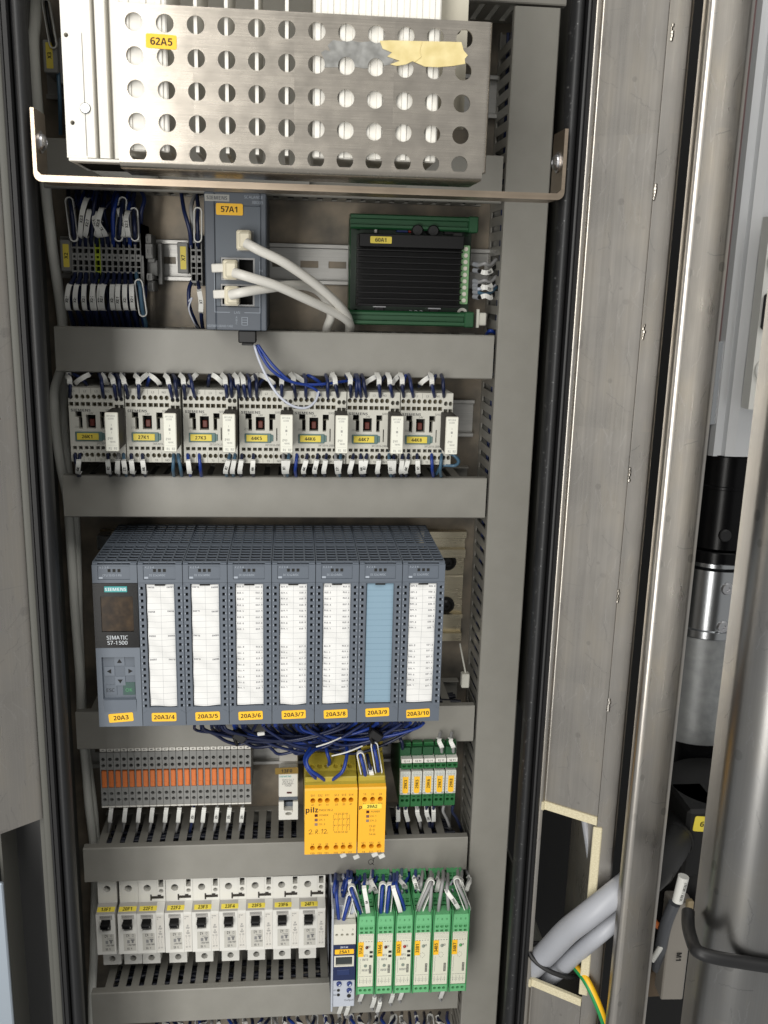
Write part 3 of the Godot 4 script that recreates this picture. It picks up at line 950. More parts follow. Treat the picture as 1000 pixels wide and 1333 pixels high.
# ---------------------------------------------------------------- cabinet
func cabinet() -> void:
	var t := thing("cabinet", "stainless steel control cabinet body with open front and rain gutters", "cabinet", Vector3(0, -950, 0))
	var mb := MB.new()
	mb.box(-232, 232, -960, 420, -16, -12)
	part(t, "rear_wall", mb, M.wall)
	for s: float in [-1, 1]:
		mb = MB.new()
		var x := -228.0 if s < 0 else 229.0
		mb.box(x - 1, x + 1, -411 if s > 0 else -960, 420, -12, 192)
		if s > 0:
			mb.box(x - 1, x + 1, -960, -585, -12, 192)
		part(t, "side_wall", mb, M.wall)
	# flanges carrying the gaskets
	mb = MB.new()
	mb.box(-229, -172, -411, 420, 192, 194)
	mb.box(-196, -172, -960, -411, 192, 194)
	part(t, "flange", mb, M.wall)
	mb = MB.new()
	mb.box(184, 203, -960, 420, 192, 194)
	part(t, "flange", mb, M.wall)
	# right gutter, in two lengths above and below the cable cut-out
	var right := [Vector2(199.5, 193), Vector2(199.6, 199), Vector2(200.4, 200.3), Vector2(203.4, 200.3), Vector2(204.6, 199.1), Vector2(205.0, 198.9), Vector2(205.5, 199.1), Vector2(206, 199.4), Vector2(207, 200.15), Vector2(238, 222.8), Vector2(240.2, 224.4), Vector2(240.8, 225)]
	vsheet(t, "gutter", right, -411, 420, 1.5, M.frame)
	vsheet(t, "gutter", right, -960, -581, 1.5, M.frame)
	vsheet(t, "gutter_lip", [Vector2(199.5, 193), Vector2(199.6, 199), Vector2(200.4, 200.3), Vector2(203.4, 200.3)], -580.8, -411.2, 1.5, M.frame)
	vsheet(t, "post_face", [Vector2(241.2, 225), Vector2(241.7, 225.1), Vector2(254.4, 226.8), Vector2(255, 226.8), Vector2(256.4, 226.4), Vector2(257, 225.4), Vector2(257.2, 224), Vector2(257.2, 120)], -960, 420, 1.5, M.post)
	for q: Array in [[875, 42], [853, 250], [838, 432], [820, 618], [805, 776], [793, 918]]:
		var c := at(q[0], q[1], 225.5)
		mb = MB.new()
		for k in 5:
			mb.obox(c + Vector3(rng.randf_range(-0.4, 0.4), (k - 2) * 2.1, -0.3), Vector3(0.87, 0, 0.5), Vector3.UP, Vector3(-0.5, 0, 0.87), Vector3(rng.randf_range(0.8, 1.5), 1.6, 0.9), 0.8)
		part(t, "weld_bead", mb, M.post)
	# left gutter with its cut-out below
	var left := []
	left = [Vector2(-300, 284), Vector2(-299, 283.2), Vector2(-192.4, 200.2), Vector2(-191.8, 199.7)]
	vsheet(t, "gutter", left, -411, 420, 1.5, M.frame)
	vsheet(t, "gutter_lip", [Vector2(-191.6, 199.5), Vector2(-190.8, 199.2), Vector2(-187.4, 199.2), Vector2(-186.6, 198), Vector2(-186.5, 193)], -960, 420, 1.5, M.wall)
	mb = MB.new()
	mb.box(-330, -188, -960, -380, 150, 154)
	part(t, "inner_panel", mb, mat(Color(0.24, 0.24, 0.24), 0.55))
	mb = MB.new()
	mb.box(-330, -220, -960, -455, 214, 218, 1)
	part(t, "inner_bracket", mb, mat(Color(0.62, 0.66, 0.7), 0.4, 0.5))
	# neighbouring post
	t = thing("door_post", "brushed steel post standing to the right of the cabinet gutter", "post", Vector3(275, -950, 240))
	vsheet(t, "face", [Vector2(254.5, 247), Vector2(254.5, 250), Vector2(254.8, 252.4), Vector2(255.7, 254.4), Vector2(257.3, 255.6), Vector2(259.5, 256), Vector2(260, 256), Vector2(281, 256), Vector2(281.5, 256), Vector2(284.0, 255.4), Vector2(285, 253.6), Vector2(285, 251), Vector2(285, 180)], -960, 420, 1.5, M.post)
	# gaskets
	for s: float in [-1, 1]:
		var x0 := -186.0 if s < 0 else 183.2
		var g := thing("door_gasket", "black rubber door gasket along the %s edge of the cabinet opening" % ("left" if s < 0 else "right"), "gasket", Vector3(x0 + 8, -950, 194))
		var poly := PackedVector2Array()
		for k in 11:
			var q := PI * k / 10.0
			poly.append(Vector2(x0 + (4.6 if s > 0 else 11.4) - 4.6 * cos(q), 197 + 8.5 * sin(q)))
		mb = MB.new()
		mb.prism(poly, Vector3(0, -960, 0), Vector3.RIGHT, Vector3.BACK, Vector3.UP, 1380, true)
		part(g, "bulb", mb, M.rubber)
		mb = MB.new()
		var cx := x0 + (9.3 if s > 0 else 0.0)
		mb.prism(PackedVector2Array([Vector2(cx, 194.2), Vector2(cx + 6.6, 194.2), Vector2(cx + 6.6, 203), Vector2(cx + 5.6, 205), Vector2(cx + 3.4, 205.4), Vector2(cx + 3.2, 203.6), Vector2(cx + 2.4, 203.6), Vector2(cx + 2.2, 205), Vector2(cx + 1, 204.6), Vector2(cx, 202)]), Vector3(0, -960, 0), Vector3.RIGHT, Vector3.BACK, Vector3.UP, 1380)
		part(g, "clamp_profile", mb, M.black)
		mb = MB.new()
		mb.box(x0, x0 + 16, -960, 420, 194.1, 197)
		part(g, "foot", mb, M.black)
	# cream edging round the cut-out
	t = thing("edge_trim", "cream ribbed edging strips round the cable cut-out", "edging", Vector3(220, -581, 205))
	for q: Array in [[-411.5, 1], [-580.5, -1]]:
		mb = MB.new()
		var ln: Array = right.slice(3, 11)
		mb.sheet(PackedVector2Array(ln), Vector3(0, q[0] - 3.5, 1.4), Vector3.RIGHT, Vector3.BACK, Vector3.UP, 7, 3.0, 14)
		part(t, "strip", mb, M.trim)
	mb = MB.new()
	mb.obox(Vector3(242, -495, 224.5), Vector3(0.93, 0, 0.37), Vector3.UP, Vector3(-0.37, 0, 0.93), Vector3(3.6, 78, 1.8), 0.7)
	part(t, "strip", mb, M.trim)
	# mounting plate
	mb = MB.new()
	mb.box(-215, 216, -950, 410, -3, 0)
	solo("mounting_plate", mb, M.plate, "bare metal mounting plate at the back of the cabinet", "plate", Vector3(0, -950, -3))
	# bracket bar in front of the drive
	t = thing("bracket_bar", "bent flat steel bar spanning the opening below the perforated cover", "bracket", Vector3(8, 56, 200))
	mb = MB.new()
	var outer := [Vector2(-167, 101), Vector2(-167, 62)]
	for k in 5: outer.append(Vector2(-162 - 5 * cos(PI / 8 * k), 61.4 - 5 * sin(PI / 8 * k)))
	for k in 5: outer.append(Vector2(178 + 5 * sin(PI / 8 * k), 61.4 - 5 * cos(PI / 8 * k)))
	outer.append(Vector2(183, 102))
	var poly2 := PackedVector2Array(outer)
	poly2.append(Vector2(180.6, 102))
	poly2.append(Vector2(180.6, 63))
	poly2.append(Vector2(178, 60.6))
	poly2.append(Vector2(-162, 60.6))
	poly2.append(Vector2(-164.6, 63))
	poly2.append(Vector2(-164.6, 101))
	mb.prism(poly2, Vector3(0, 0, 186), Vector3.RIGHT, Vector3.UP, Vector3.BACK, 28)
	part(t, "bar", mb, M.bar)
	for s: float in [-1, 1]:
		mb = MB.new()
		var ax := Vector3(-s, 0, 0)
		mb.lathe(Vector3(-164.6 if s < 0 else 180.6, 82, 201), ax, PackedVector2Array([Vector2(7, 0), Vector2(7, 0.8), Vector2(5.4, 0.9), Vector2(5.2, 2), Vector2(3.8, 3.4), Vector2(1.6, 4.1), Vector2(1.4, 2.8), Vector2(0, 2.8)]), 20)
		part(t, "screw", mb, M.screw)

# ---------------------------------------------------------------- wiring ducts and rails
func finger_mesh(mb: MB, c: Vector3, ux: Vector3, out: Vector3) -> void:
	# one tongue of the slotted wall: ux along the duct, z out of the plate, out across the wall
	mb.prism(PackedVector2Array([Vector2(-3.7, 8), Vector2(3.7, 8), Vector2(3.7, 58.5), Vector2(5.2, 60.5), Vector2(5.2, 63.8), Vector2(-5.2, 63.8), Vector2(-5.2, 60.5), Vector2(-3.7, 58.5)]), c, ux, Vector3.BACK, out, 1.3)

func duct(label: String, a0: float, a1: float, b0: float, b1: float, vertical: bool, seen: Array, inset := 9.0) -> Node3D:
	# a = along, b = across; seen: which sides (-1, 1) have their tongues built one by one
	var ux := Vector3.UP if vertical else Vector3.RIGHT
	var uy := Vector3.RIGHT if vertical else Vector3.UP
	var t := thing("wiring_duct", label, "wiring duct", (ux * a0 + uy * b0), "slotted wiring ducts")
	var mb := MB.new()
	var c := 0.9
	mb.prism(PackedVector2Array([Vector2(b0, 62), Vector2(b0, 70 - c), Vector2(b0 + c, 70), Vector2(b1 - c, 70), Vector2(b1, 70 - c), Vector2(b1, 62), Vector2(b1 - 1.4, 62), Vector2(b1 - 1.4, 68.5), Vector2(b0 + 1.4, 68.5), Vector2(b0 + 1.4, 62)]), ux * a0, uy, Vector3.BACK, ux, a1 - a0)
	part(t, "cover", mb, M.duct)
	mb = MB.new()
	var e0 := a0 + inset
	var e1 := a1 - 5.0
	var o := ux * e0
	mb.prism(PackedVector2Array([Vector2(b0 + 2, 0.4), Vector2(b1 - 2, 0.4), Vector2(b1 - 2, 8.2), Vector2(b1 - 3.3, 8.2), Vector2(b1 - 3.3, 1.8), Vector2(b0 + 3.3, 1.8), Vector2(b0 + 3.3, 8.2), Vector2(b0 + 2, 8.2)]), o, uy, Vector3.BACK, ux, e1 - e0)
	part(t, "base", mb, M.duct)
	var n := int((e1 - e0 - 4.0) / 12.5)
	for s: int in [-1, 1]:
		var at_b := b1 - 3.4 if s > 0 else b0 + 2.1
		if seen.has(s):
			var key := "finger%s%d" % [vertical, s]
			if not shapes.has(key):
				var fm := MB.new()
				finger_mesh(fm, Vector3(0, -Y0, 0), ux, uy)
				shapes[key] = mesh_of(fm, Vector3.ZERO)
			for k in n:
				var f := MeshInstance3D.new()
				f.name = "tongue"
				f.mesh = shapes[key]
				f.material_override = M.duct
				f.position = W(ux * (e0 + 6.0 + k * 12.5) + uy * at_b) - t.position
				t.add_child(f, true)
		else:
			mb = MB.new()
			for k in n: finger_mesh(mb, ux * (e0 + 6.0 + k * 12.5) + uy * at_b, ux, uy)
			part(t, "slotted_wall", mb, M.duct)
	return t

func rail(label: String, x0: float, x1: float, yc: float) -> void:
	var t := thing("din_rail", label, "mounting rail", Vector3(x0, yc - 17.5, 0), "galvanised mounting rails")
	var mb := MB.new()
	var holes := []
	var x := x0 + 14.0
	while x < x1 - 12.0:
		holes.append([x, yc, 16, 6])
		x += 25.0
	mb.face(x0, x1, yc - 13.5, yc + 13.5, 2.0, 1.4, holes)
	for s: float in [-1, 1]:
		mb.prism(PackedVector2Array([Vector2(13.5, 0.6), Vector2(13.5, 7), Vector2(14, 7.6), Vector2(17, 7.6), Vector2(17.5, 7.1), Vector2(17.5, 6.2), Vector2(14.8, 6.2), Vector2(14.8, 0.6)]), Vector3(x0, yc, 0), Vector3.UP * s, Vector3.BACK, Vector3.RIGHT, x1 - x0)
	part(t, "profile", mb, M.rail)

func ducts_and_rails() -> void:
	duct("grey wiring duct above the terminal row, behind the steel bracket bar", -196, 170, 64.4, 101.4, false, [-1], 6)
	duct("grey wiring duct between the blue-grey switch and the contactors", -194.3, 170.3, -79.9, -42.9, false, [1])
	duct("grey wiring duct between the contactors and the controller modules", -194.3, 170.3, -203.3, -167, false, [1])
	duct("grey wiring duct half hidden behind the lower ends of the controller modules", -194.3, 170.3, -421.1, -384.5, false, [1])
	duct("grey wiring duct between the orange terminals and the white circuit breakers", -194.3, 170.3, -559, -522.8, false, [1])
	duct("lowest grey wiring duct, below the white circuit breakers", -194.3, 168.5, -719.3, -682.1, false, [1])
	duct("vertical grey wiring duct along the right side of the plate", -950, 213, 173, 210.1, true, [-1])
	duct("grey wiring duct at the very top of the picture", -196, 214, 215, 252, false, [-1])
	var mb := MB.new()
	# wires lying in the right-hand duct, seen through its slots
	for k in 9:
		var x := 179.0 + 3.0 * k
		mb.tube(spline([Vector3(x, 205, 20 + 3 * (k % 4)), Vector3(x + 2, 0, 28 + 4 * (k % 3)), Vector3(x - 1, -300, 24 + 5 * (k % 3)), Vector3(x + 1, -700, 30)], 5), 1.6, 6)
	var w := solo("duct_wiring", mb, M.blue, "dark blue wires lying inside the vertical duct, seen through its slots", "wiring", Vector3(190, -700, 20))
	w.set_meta("kind", "stuff")
	for yb: float in [64.4, -79.9, -203.3, -421.1, -559, -719.3]:
		mb = MB.new()
		for k in 10:
			var pts := []
			for i in 9: pts.append(Vector3(-176 + i * 42.0, yb + 6 + 2.8 * k + rng.randf_range(-2, 2), 14 + 9 * (k % 5) + rng.randf_range(-5, 5)))
			mb.tube(spline(pts, 4), rng.randf_range(1.7, 2.6), 6)
		var bundle := solo("duct_wiring", mb, M.duct_wire, "dark wires lying inside the %s" % {64.4: "upper duct behind the bracket bar", -79.9: "duct above the contactors", -203.3: "duct below the contactors", -421.1: "duct behind the foot of the controller modules", -559.0: "duct above the circuit breakers", -719.3: "lowest duct"}[yb], "wiring", Vector3(0, yb, 10))
		bundle.set_meta("kind", "stuff")
	rail("mounting rail behind the white drive at the top", -205, 176, 157)
	rail("mounting rail carrying the blue-grey switch", -200, 178, 12.5)
	rail("mounting rail carrying the seven contactors", -200, 168, -123)
	rail("mounting rail carrying the orange terminals and yellow relays", -200, 168, -457)
	rail("mounting rail carrying the white circuit breakers", -200, 168, -612)
	# wide rail of the controller
	var t := thing("module_rail", "wide aluminium mounting rail behind the controller modules", "mounting rail", Vector3(-176, -344, 0))
	mb = MB.new()
	mb.prism(PackedVector2Array([Vector2(-232, 0.6), Vector2(-232, 10), Vector2(-238, 10), Vector2(-238, 8), Vector2(-240, 4), Vector2(-250, 4), Vector2(-250, 9), Vector2(-258, 9), Vector2(-258, 4), Vector2(-277, 3), Vector2(-278, 2.6), Vector2(-279, 3), Vector2(-316, 3), Vector2(-316, 9), Vector2(-320, 9), Vector2(-320, 4), Vector2(-336, 3), Vector2(-336, 8), Vector2(-344, 8), Vector2(-344, 0.6)]), Vector3(-178, 0, 0), Vector3.UP, Vector3.BACK, Vector3.RIGHT, 344)
	part(t, "profile", mb, M.s7rail)
	for q: Array in [[150, -264], [150, -308], [-172, -264]]:
		mb = MB.new()
		mb.lathe(Vector3(q[0], q[1], 3), Vector3.BACK, PackedVector2Array([Vector2(8.5, 0), Vector2(8.5, 1.2), Vector2(6, 1.4), Vector2(6, 3), Vector2(4, 4.6), Vector2(1.6, 4.8), Vector2(1.4, 3), Vector2(0, 3)]), 20)
		part(t, "screw", mb, M.dark_screw)

# ---------------------------------------------------------------- wires with their marker sleeves
func ribbon(mb: MB, pts: Array, side: Array, hw: float, thick: float) -> void:
	for i in pts.size() - 1:
		var d: Vector3 = (pts[i + 1] - pts[i]).normalized()
		var na: Vector3 = d.cross(side[i]).normalized()
		for s: float in [0.0, 1.0]:
			var o := na * thick * (s - 0.5)
			mb.quad(pts[i] - side[i] * hw + o, pts[i] + side[i] * hw + o, pts[i + 1] + side[i + 1] * hw + o, pts[i + 1] - side[i + 1] * hw + o, na * (1.0 if s > 0.5 else -1.0))
		for s: float in [-1.0, 1.0]:
			var o := na * thick * 0.5
			mb.quad(pts[i] + side[i] * hw * s - o, pts[i] + side[i] * hw * s + o, pts[i + 1] + side[i + 1] * hw * s + o, pts[i + 1] + side[i + 1] * hw * s - o, side[i] * s)

# kind: "" bare, "tag" flat strip threaded on the wire, "loop" sleeve seen edge on
func lead(label: String, group: String, pts: Array, r: float, m: Material, kind := "", from := 0.25, to := 0.7, words := "", ferrule := 0.0) -> Node3D:
	var p := spline(pts, 6)
	var base: Vector3 = pts[0]
	var mb := MB.new()
	mb.tube(p, r, 7)
	if kind == "" and ferrule == 0.0:
		return solo("wire", mb, m, label, "wire", base, group)
	var t := thing("wire", label, "wire", base, group)
	part(t, "conductor", mb, m)
	if ferrule > 0.0:
		var dir: Vector3 = (p[2] - p[0]).normalized()
		mb = MB.new()
		mb.tube([p[0] - dir * 1.0, p[0] + dir * ferrule, p[0] + dir * (ferrule + 0.6)], r * 1.35, 10)
		part(t, "ferrule", mb, M.ferrule)
	var i0 := int(from * (p.size() - 1))
	var i1 := int(to * (p.size() - 1))
	if kind == "tag":
		var q := []
		var sides := []
		for i in range(i0, i1 + 1):
			var f := float(i - i0) / (i1 - i0)
			var d: Vector3 = (p[mini(i + 1, p.size() - 1)] - p[maxi(i - 1, 0)]).normalized()
			var sd := d.cross(Vector3.BACK).normalized()
			var nn := sd.cross(d).normalized()
			if nn.z < 0: nn = -nn
			q.append(p[i] + nn * (-(r + 0.5) + (2.0 * r + 1.6) * clampf(sin(PI * f) * 2.2, 0.0, 1.0)))
			sides.append(sd)
		mb = MB.new()
		ribbon(mb, q, sides, 1.95, 0.5)
		var mk := part(t, "marker_sleeve", mb, M.marker)
		if words != "":
			var c: Vector3 = q[q.size() / 2]
			var d2: Vector3 = q[q.size() / 2 + 1] - q[q.size() / 2 - 1]
			var ang := atan2(d2.y, d2.x)
			if absf(ang) > PI / 2: ang -= PI * signf(ang)
			if ang < 0: ang += PI
			text(mk, words, c + Vector3(0, 0, 0.55), 2.3, M.ink, ang, true, 0.9, 0.0)
	elif kind == "loop":
		# stadium ring round the wire, its band lying across the view
		mb = MB.new()
		var a: Vector3 = p[i0]
		var b: Vector3 = p[i1]
		var ax := (b - a).normalized()
		var sd := ax.cross(Vector3.BACK).normalized()
		var nn := sd.cross(ax).normalized()
		var half := (b - a).length() * 0.5
		var c := (a + b) * 0.5
		var ring := []
		var rs := r + 1.0
		for e: float in [1.0, -1.0]:
			for k in 6:
				var g := PI * k / 5.0
				ring.append([c + ax * e * half + (sd * cos(g) * e + ax * sin(g) * e) * rs, (sd * cos(g) * e + ax * sin(g) * e)])
		for k in ring.size():
			var q0: Array = ring[k]
			var q1: Array = ring[(k + 1) % ring.size()]
			var hz := nn * 1.9
			var o0: Vector3 = q0[1] * 0.75
			var o1: Vector3 = q1[1] * 0.75
			mb.quad_s(q0[0] + o0 + hz, q1[0] + o1 + hz, q1[0] + o1 - hz, q0[0] + o0 - hz, q0[1], q1[1], q1[1], q0[1])
			mb.quad_s(q0[0] - o0 * 0.2 + hz, q1[0] - o1 * 0.2 + hz, q1[0] - o1 * 0.2 - hz, q0[0] - o0 * 0.2 - hz, -q0[1], -q1[1], -q1[1], -q0[1])
			mb.quad(q0[0] + o0 + hz, q1[0] + o1 + hz, q1[0] - o1 * 0.2 + hz, q0[0] - o0 * 0.2 + hz, nn)
			mb.quad(q0[0] + o0 - hz, q1[0] + o1 - hz, q1[0] - o1 * 0.2 - hz, q0[0] - o0 * 0.2 - hz, -nn)
		part(t, "marker_sleeve", mb, M.marker)
	return t

func ordinal(k: int) -> String:
	return ["first", "second", "third", "fourth", "fifth", "sixth", "seventh", "eighth", "ninth", "tenth", "eleventh", "twelfth", "thirteenth", "fourteenth", "fifteenth", "sixteenth", "seventeenth", "eighteenth", "nineteenth", "twentieth", "twenty-first", "twenty-second", "twenty-third", "twenty-fourth", "twenty-fifth", "twenty-sixth", "twenty-seventh", "twenty-eighth", "twenty-ninth", "thirtieth", "thirty-first", "thirty-second", "thirty-third", "thirty-fourth", "thirty-fifth", "thirty-sixth", "thirty-seventh", "thirty-eighth", "thirty-ninth", "fortieth"][k]

# ---------------------------------------------------------------- top row: drive and perforated cover
func drive_row() -> void:
	var t := thing("finned_drive", "white painted drive housing with vertical fins behind the perforated steel cover", "drive", Vector3(-30, 70, 20))
	var mb := MB.new()
	mb.box(-144, -107, 70.5, 330, 60, 196, 1)
	mb.box(-107, -78.2, 75.5, 330, 60, 230, 1)
	mb.box(11.7, 92, 75.5, 330, 60, 230, 1)
	mb.box(-78.2, 11.7, 70.5, 330, 60, 150)
	part(t, "housing", mb, M.white_paint)
	# front with ribs: a broad left flange, then narrow raised ribs, deep grooves between the fins in the middle
	mb = MB.new()
	mb.face(-147, -134, 74, 330, 206, 14, [[-144, 146, 3, 3, true], [-142.6, 94, 3, 3, true]])
	mb.box(-147, -134, 72.6, 73.9, 196, 206.4)
	part(t, "mounting_flange", mb, M.white_paint)
	for x: float in [-131, -122, -112.5]:
		mb = MB.new()
		mb.prism(PackedVector2Array([Vector2(x - 5.2, 192), Vector2(x - 4.2, 205), Vector2(x - 3.6, 206), Vector2(x + 2.2, 206), Vector2(x + 2.8, 205), Vector2(x + 3.4, 192)]), Vector3(0, 73, 0), Vector3.RIGHT, Vector3.BACK, Vector3.UP, 257)
		part(t, "rib", mb, M.white_paint)
	mb = MB.new()
	mb.box(-146, -106, 70.5, 72.5, 150, 207, 0.4)
	part(t, "foot_plate", mb, M.white_paint)
	mb = MB.new()
	mb.lathe(Vector3(-134, 103, 206), Vector3.BACK, PackedVector2Array([Vector2(3.4, 0), Vector2(3.4, 0.8), Vector2(2.8, 1.2), Vector2(1.2, 1.2), Vector2(1.0, 0.3), Vector2(0, 0.3)]), 16)
	part(t, "screw", mb, M.silver)
	var x2 := -103.0
	for x3: float in [-102.5, -92, -83, -60.6, -41.9, -23.3, -4.7, 14.6, 22.4, 30, 38, 46, 54, 62, 70, 78, 86]:
		x2 = x3
		mb = MB.new()
		var deep := x2 > -80 and x2 < 12
		var wide := 1.5 if deep else 2.2
		var z0 := 150.0 if deep else 229.0
		mb.prism(PackedVector2Array([Vector2(x2 - wide, z0), Vector2(x2 - wide * 0.7, 231.6), Vector2(x2 + wide * 0.7, 231.6), Vector2(x2 + wide, z0)]), Vector3(0, 76, 0), Vector3.RIGHT, Vector3.BACK, Vector3.UP, 256)
		part(t, "fin", mb, M.white_paint)
	t = thing("mounting_bracket", "beige sheet metal bracket with a round hole at the top edge", "bracket", Vector3(103, 150, 190))
	mb = MB.new()
	mb.face(94, 113, 100, 260, 206, 2, [[105, 161.5, 8, 8, true]], true, 24)
	part(t, "sheet", mb, mat(Color(0.7, 0.68, 0.62), 0.45))
	# perforated cover
	t = thing("perforated_cover", "brushed steel cover with five rows of round holes tagged 62A5", "cover", Vector3(7, 64, 234))
	var x0 := -109.0
	var x1 := 122.0
	var y0 := 70.0
	var y1 := 159.5
	mb = MB.new()
	var holes := []
	var vis := []
	for i in 12:
		for j in 5:
			var hx := -97.4 + i * 18.55
			var hy := 149.2 - j * 19.0
			if j == 4: hy += 1.0
			holes.append([hx, hy, 11.2, 11.2, true])
	mb.face(x0, x1, y0, y1, 234, 1.5, holes, true, 24)
	# rounded lower edge, returning to the back
	var ln := PackedVector2Array()
	for k in 7:
		var g := PI / 2 * k / 6.0
		ln.append(Vector2(-y0 + 5.0 * sin(g), 229 + 5.0 * cos(g)))
	ln.append(Vector2(-y0 + 5.0, 186))
	mb.sheet(ln, Vector3(x0, 0, 0), Vector3.DOWN, Vector3.BACK, Vector3.RIGHT, x1 - x0, 1.5)
	# right side return, rounded
	ln = PackedVector2Array()
	for k in 7:
		var g := PI / 2 * k / 6.0
		ln.append(Vector2(x1 + 2.5 * sin(g), 231.5 + 2.5 * cos(g)))
	ln.append(Vector2(x1 + 2.5, 200))
	mb.sheet(ln, Vector3(0, y0, 0), Vector3.RIGHT, Vector3.BACK, Vector3.UP, y1 - y0, 1.5)
	part(t, "sheet", mb, M.brushed)
	sticker(t, "62A5", Vector3(-81.2, 138.8, 234), 18.6, 8.2, M.yellow, 4.3, 0.0, -0.02)
	# torn adhesive tape and its grey residue, cut round the holes below
	var torn := func(pts: Array, z: float, name_: String, m: Material) -> void:
		var poly := PackedVector2Array(pts)
		var pieces: Array = [poly]
		for h: Array in holes:
			var c := PackedVector2Array()
			for k in 16: c.append(Vector2(h[0] + 5.2 * cos(TAU * k / 16), h[1] + 5.2 * sin(TAU * k / 16)))
			var next := []
			for q: PackedVector2Array in pieces:
				for w: PackedVector2Array in Geometry2D.clip_polygons(q, c):
					if not Geometry2D.is_polygon_clockwise(w): next.append(w)
			pieces = next
		var b := MB.new()
		for q: PackedVector2Array in pieces: b.prism(q, Vector3(0, 0, z), Vector3.RIGHT, Vector3.UP, Vector3.BACK, 0.25)
		part(t, name_, b, m)
	torn.call([Vector2(16.6, 137), Vector2(19, 138.6), Vector2(22.5, 138), Vector2(20.6, 141.4), Vector2(24, 144.6), Vector2(29, 144), Vector2(34, 145), Vector2(41, 144), Vector2(48, 145), Vector2(58, 145.6), Vector2(62, 141), Vector2(63, 136), Vector2(60, 132), Vector2(52, 130.6), Vector2(44, 129), Vector2(36, 130), Vector2(27, 129), Vector2(18, 128.6), Vector2(18.6, 133)], 234.02, "glue_residue", M.residue)
	var tp := PackedVector2Array([Vector2(53, 145.4), Vector2(60, 146.0), Vector2(78, 146.4), Vector2(97, 146.9), Vector2(104.6, 147), Vector2(106.2, 142.4), Vector2(109, 139.6), Vector2(107.2, 137.4), Vector2(107.6, 134.6), Vector2(100, 133), Vector2(90, 131.8), Vector2(82, 131.8), Vector2(74, 134.6), Vector2(70, 132.6), Vector2(64, 131.4), Vector2(60, 132.2), Vector2(66, 134.4), Vector2(58, 136.6), Vector2(61, 139), Vector2(55, 141)])
	mb = MB.new()
	mb.prism(tp, Vector3(0, 0, 234.35), Vector3.RIGHT, Vector3.UP, Vector3.BACK, 0.25)
	mb.tube([Vector3(79.6, 146.2, 234.6), Vector3(78.4, 141, 234.7), Vector3(79.4, 137.4, 234.7), Vector3(75.6, 134.4, 234.6)], 0.35, 6)
	part(t, "tape_strip", mb, M.tape)
	# terminal strip at the left, mostly hidden by the drive
	t = thing("terminal_block", "grey terminal marker carrying the yellow plate X3, beside the white drive", "terminal", Vector3(-190, 150, 10))
	mb = MB.new()
	mb.box(-197, -186, 153, 177, 8, 45, 0.8)
	mb.box(-186, -150, 146, 180, 8, 40, 0.8)
	part(t, "body", mb, M.terminal)
	sticker(t, "X3", Vector3(-192, 165.5, 45), 5.2, 19, M.dull_yellow, 3.0, PI / 2)
	lead("black wire end with white sleeve left of the white drive", "", [at(70, 60, 44), at(66, 40, 52), at(61, 10, 50), at(58, -20, 30)], 1.4, M.black, "loop", 0.1, 0.75)
	lead("short grey wire under the X3 terminals beside the drive", "", [at(76, 95, 40), at(78, 130, 46), at(79, 175, 34)], 1.6, M.teal_wire)

# ---------------------------------------------------------------- second row: terminals, switch, green board
func make_terminal(label: String, x: float, green: bool) -> Node3D:
	var t := thing("terminal_block", label, "terminal", Vector3(x, -8, 8), "terminals of the strip tagged X2")
	var mb := MB.new()
	mb.box(x - 2.2, x + 2.2, -9, 33, 8, 37)
	mb.face(x - 2.2, x + 2.2, -6.4, 28.4, 45, 8, [[x, 23.4, 3.2, 5.2], [x, 17.6, 3.0, 3.6], [x, 12.9, 1.8, 1.8], [x, 8.2, 3.2, 3.8], [x, 3.5, 3.0, 3.6], [x, -2.2, 3.2, 5.2]])
	mb.box(x + 2.2, x + 2.36, -9, 33, 8, 44)
	part(t, "body", mb, M.earth_green if green else M.terminal)
	mb = MB.new()
	mb.box(x - 2.0, x + 2.0, -6, 28, 37.1, 37.6)
	part(t, "contact_insert", mb, M.void)
	return t

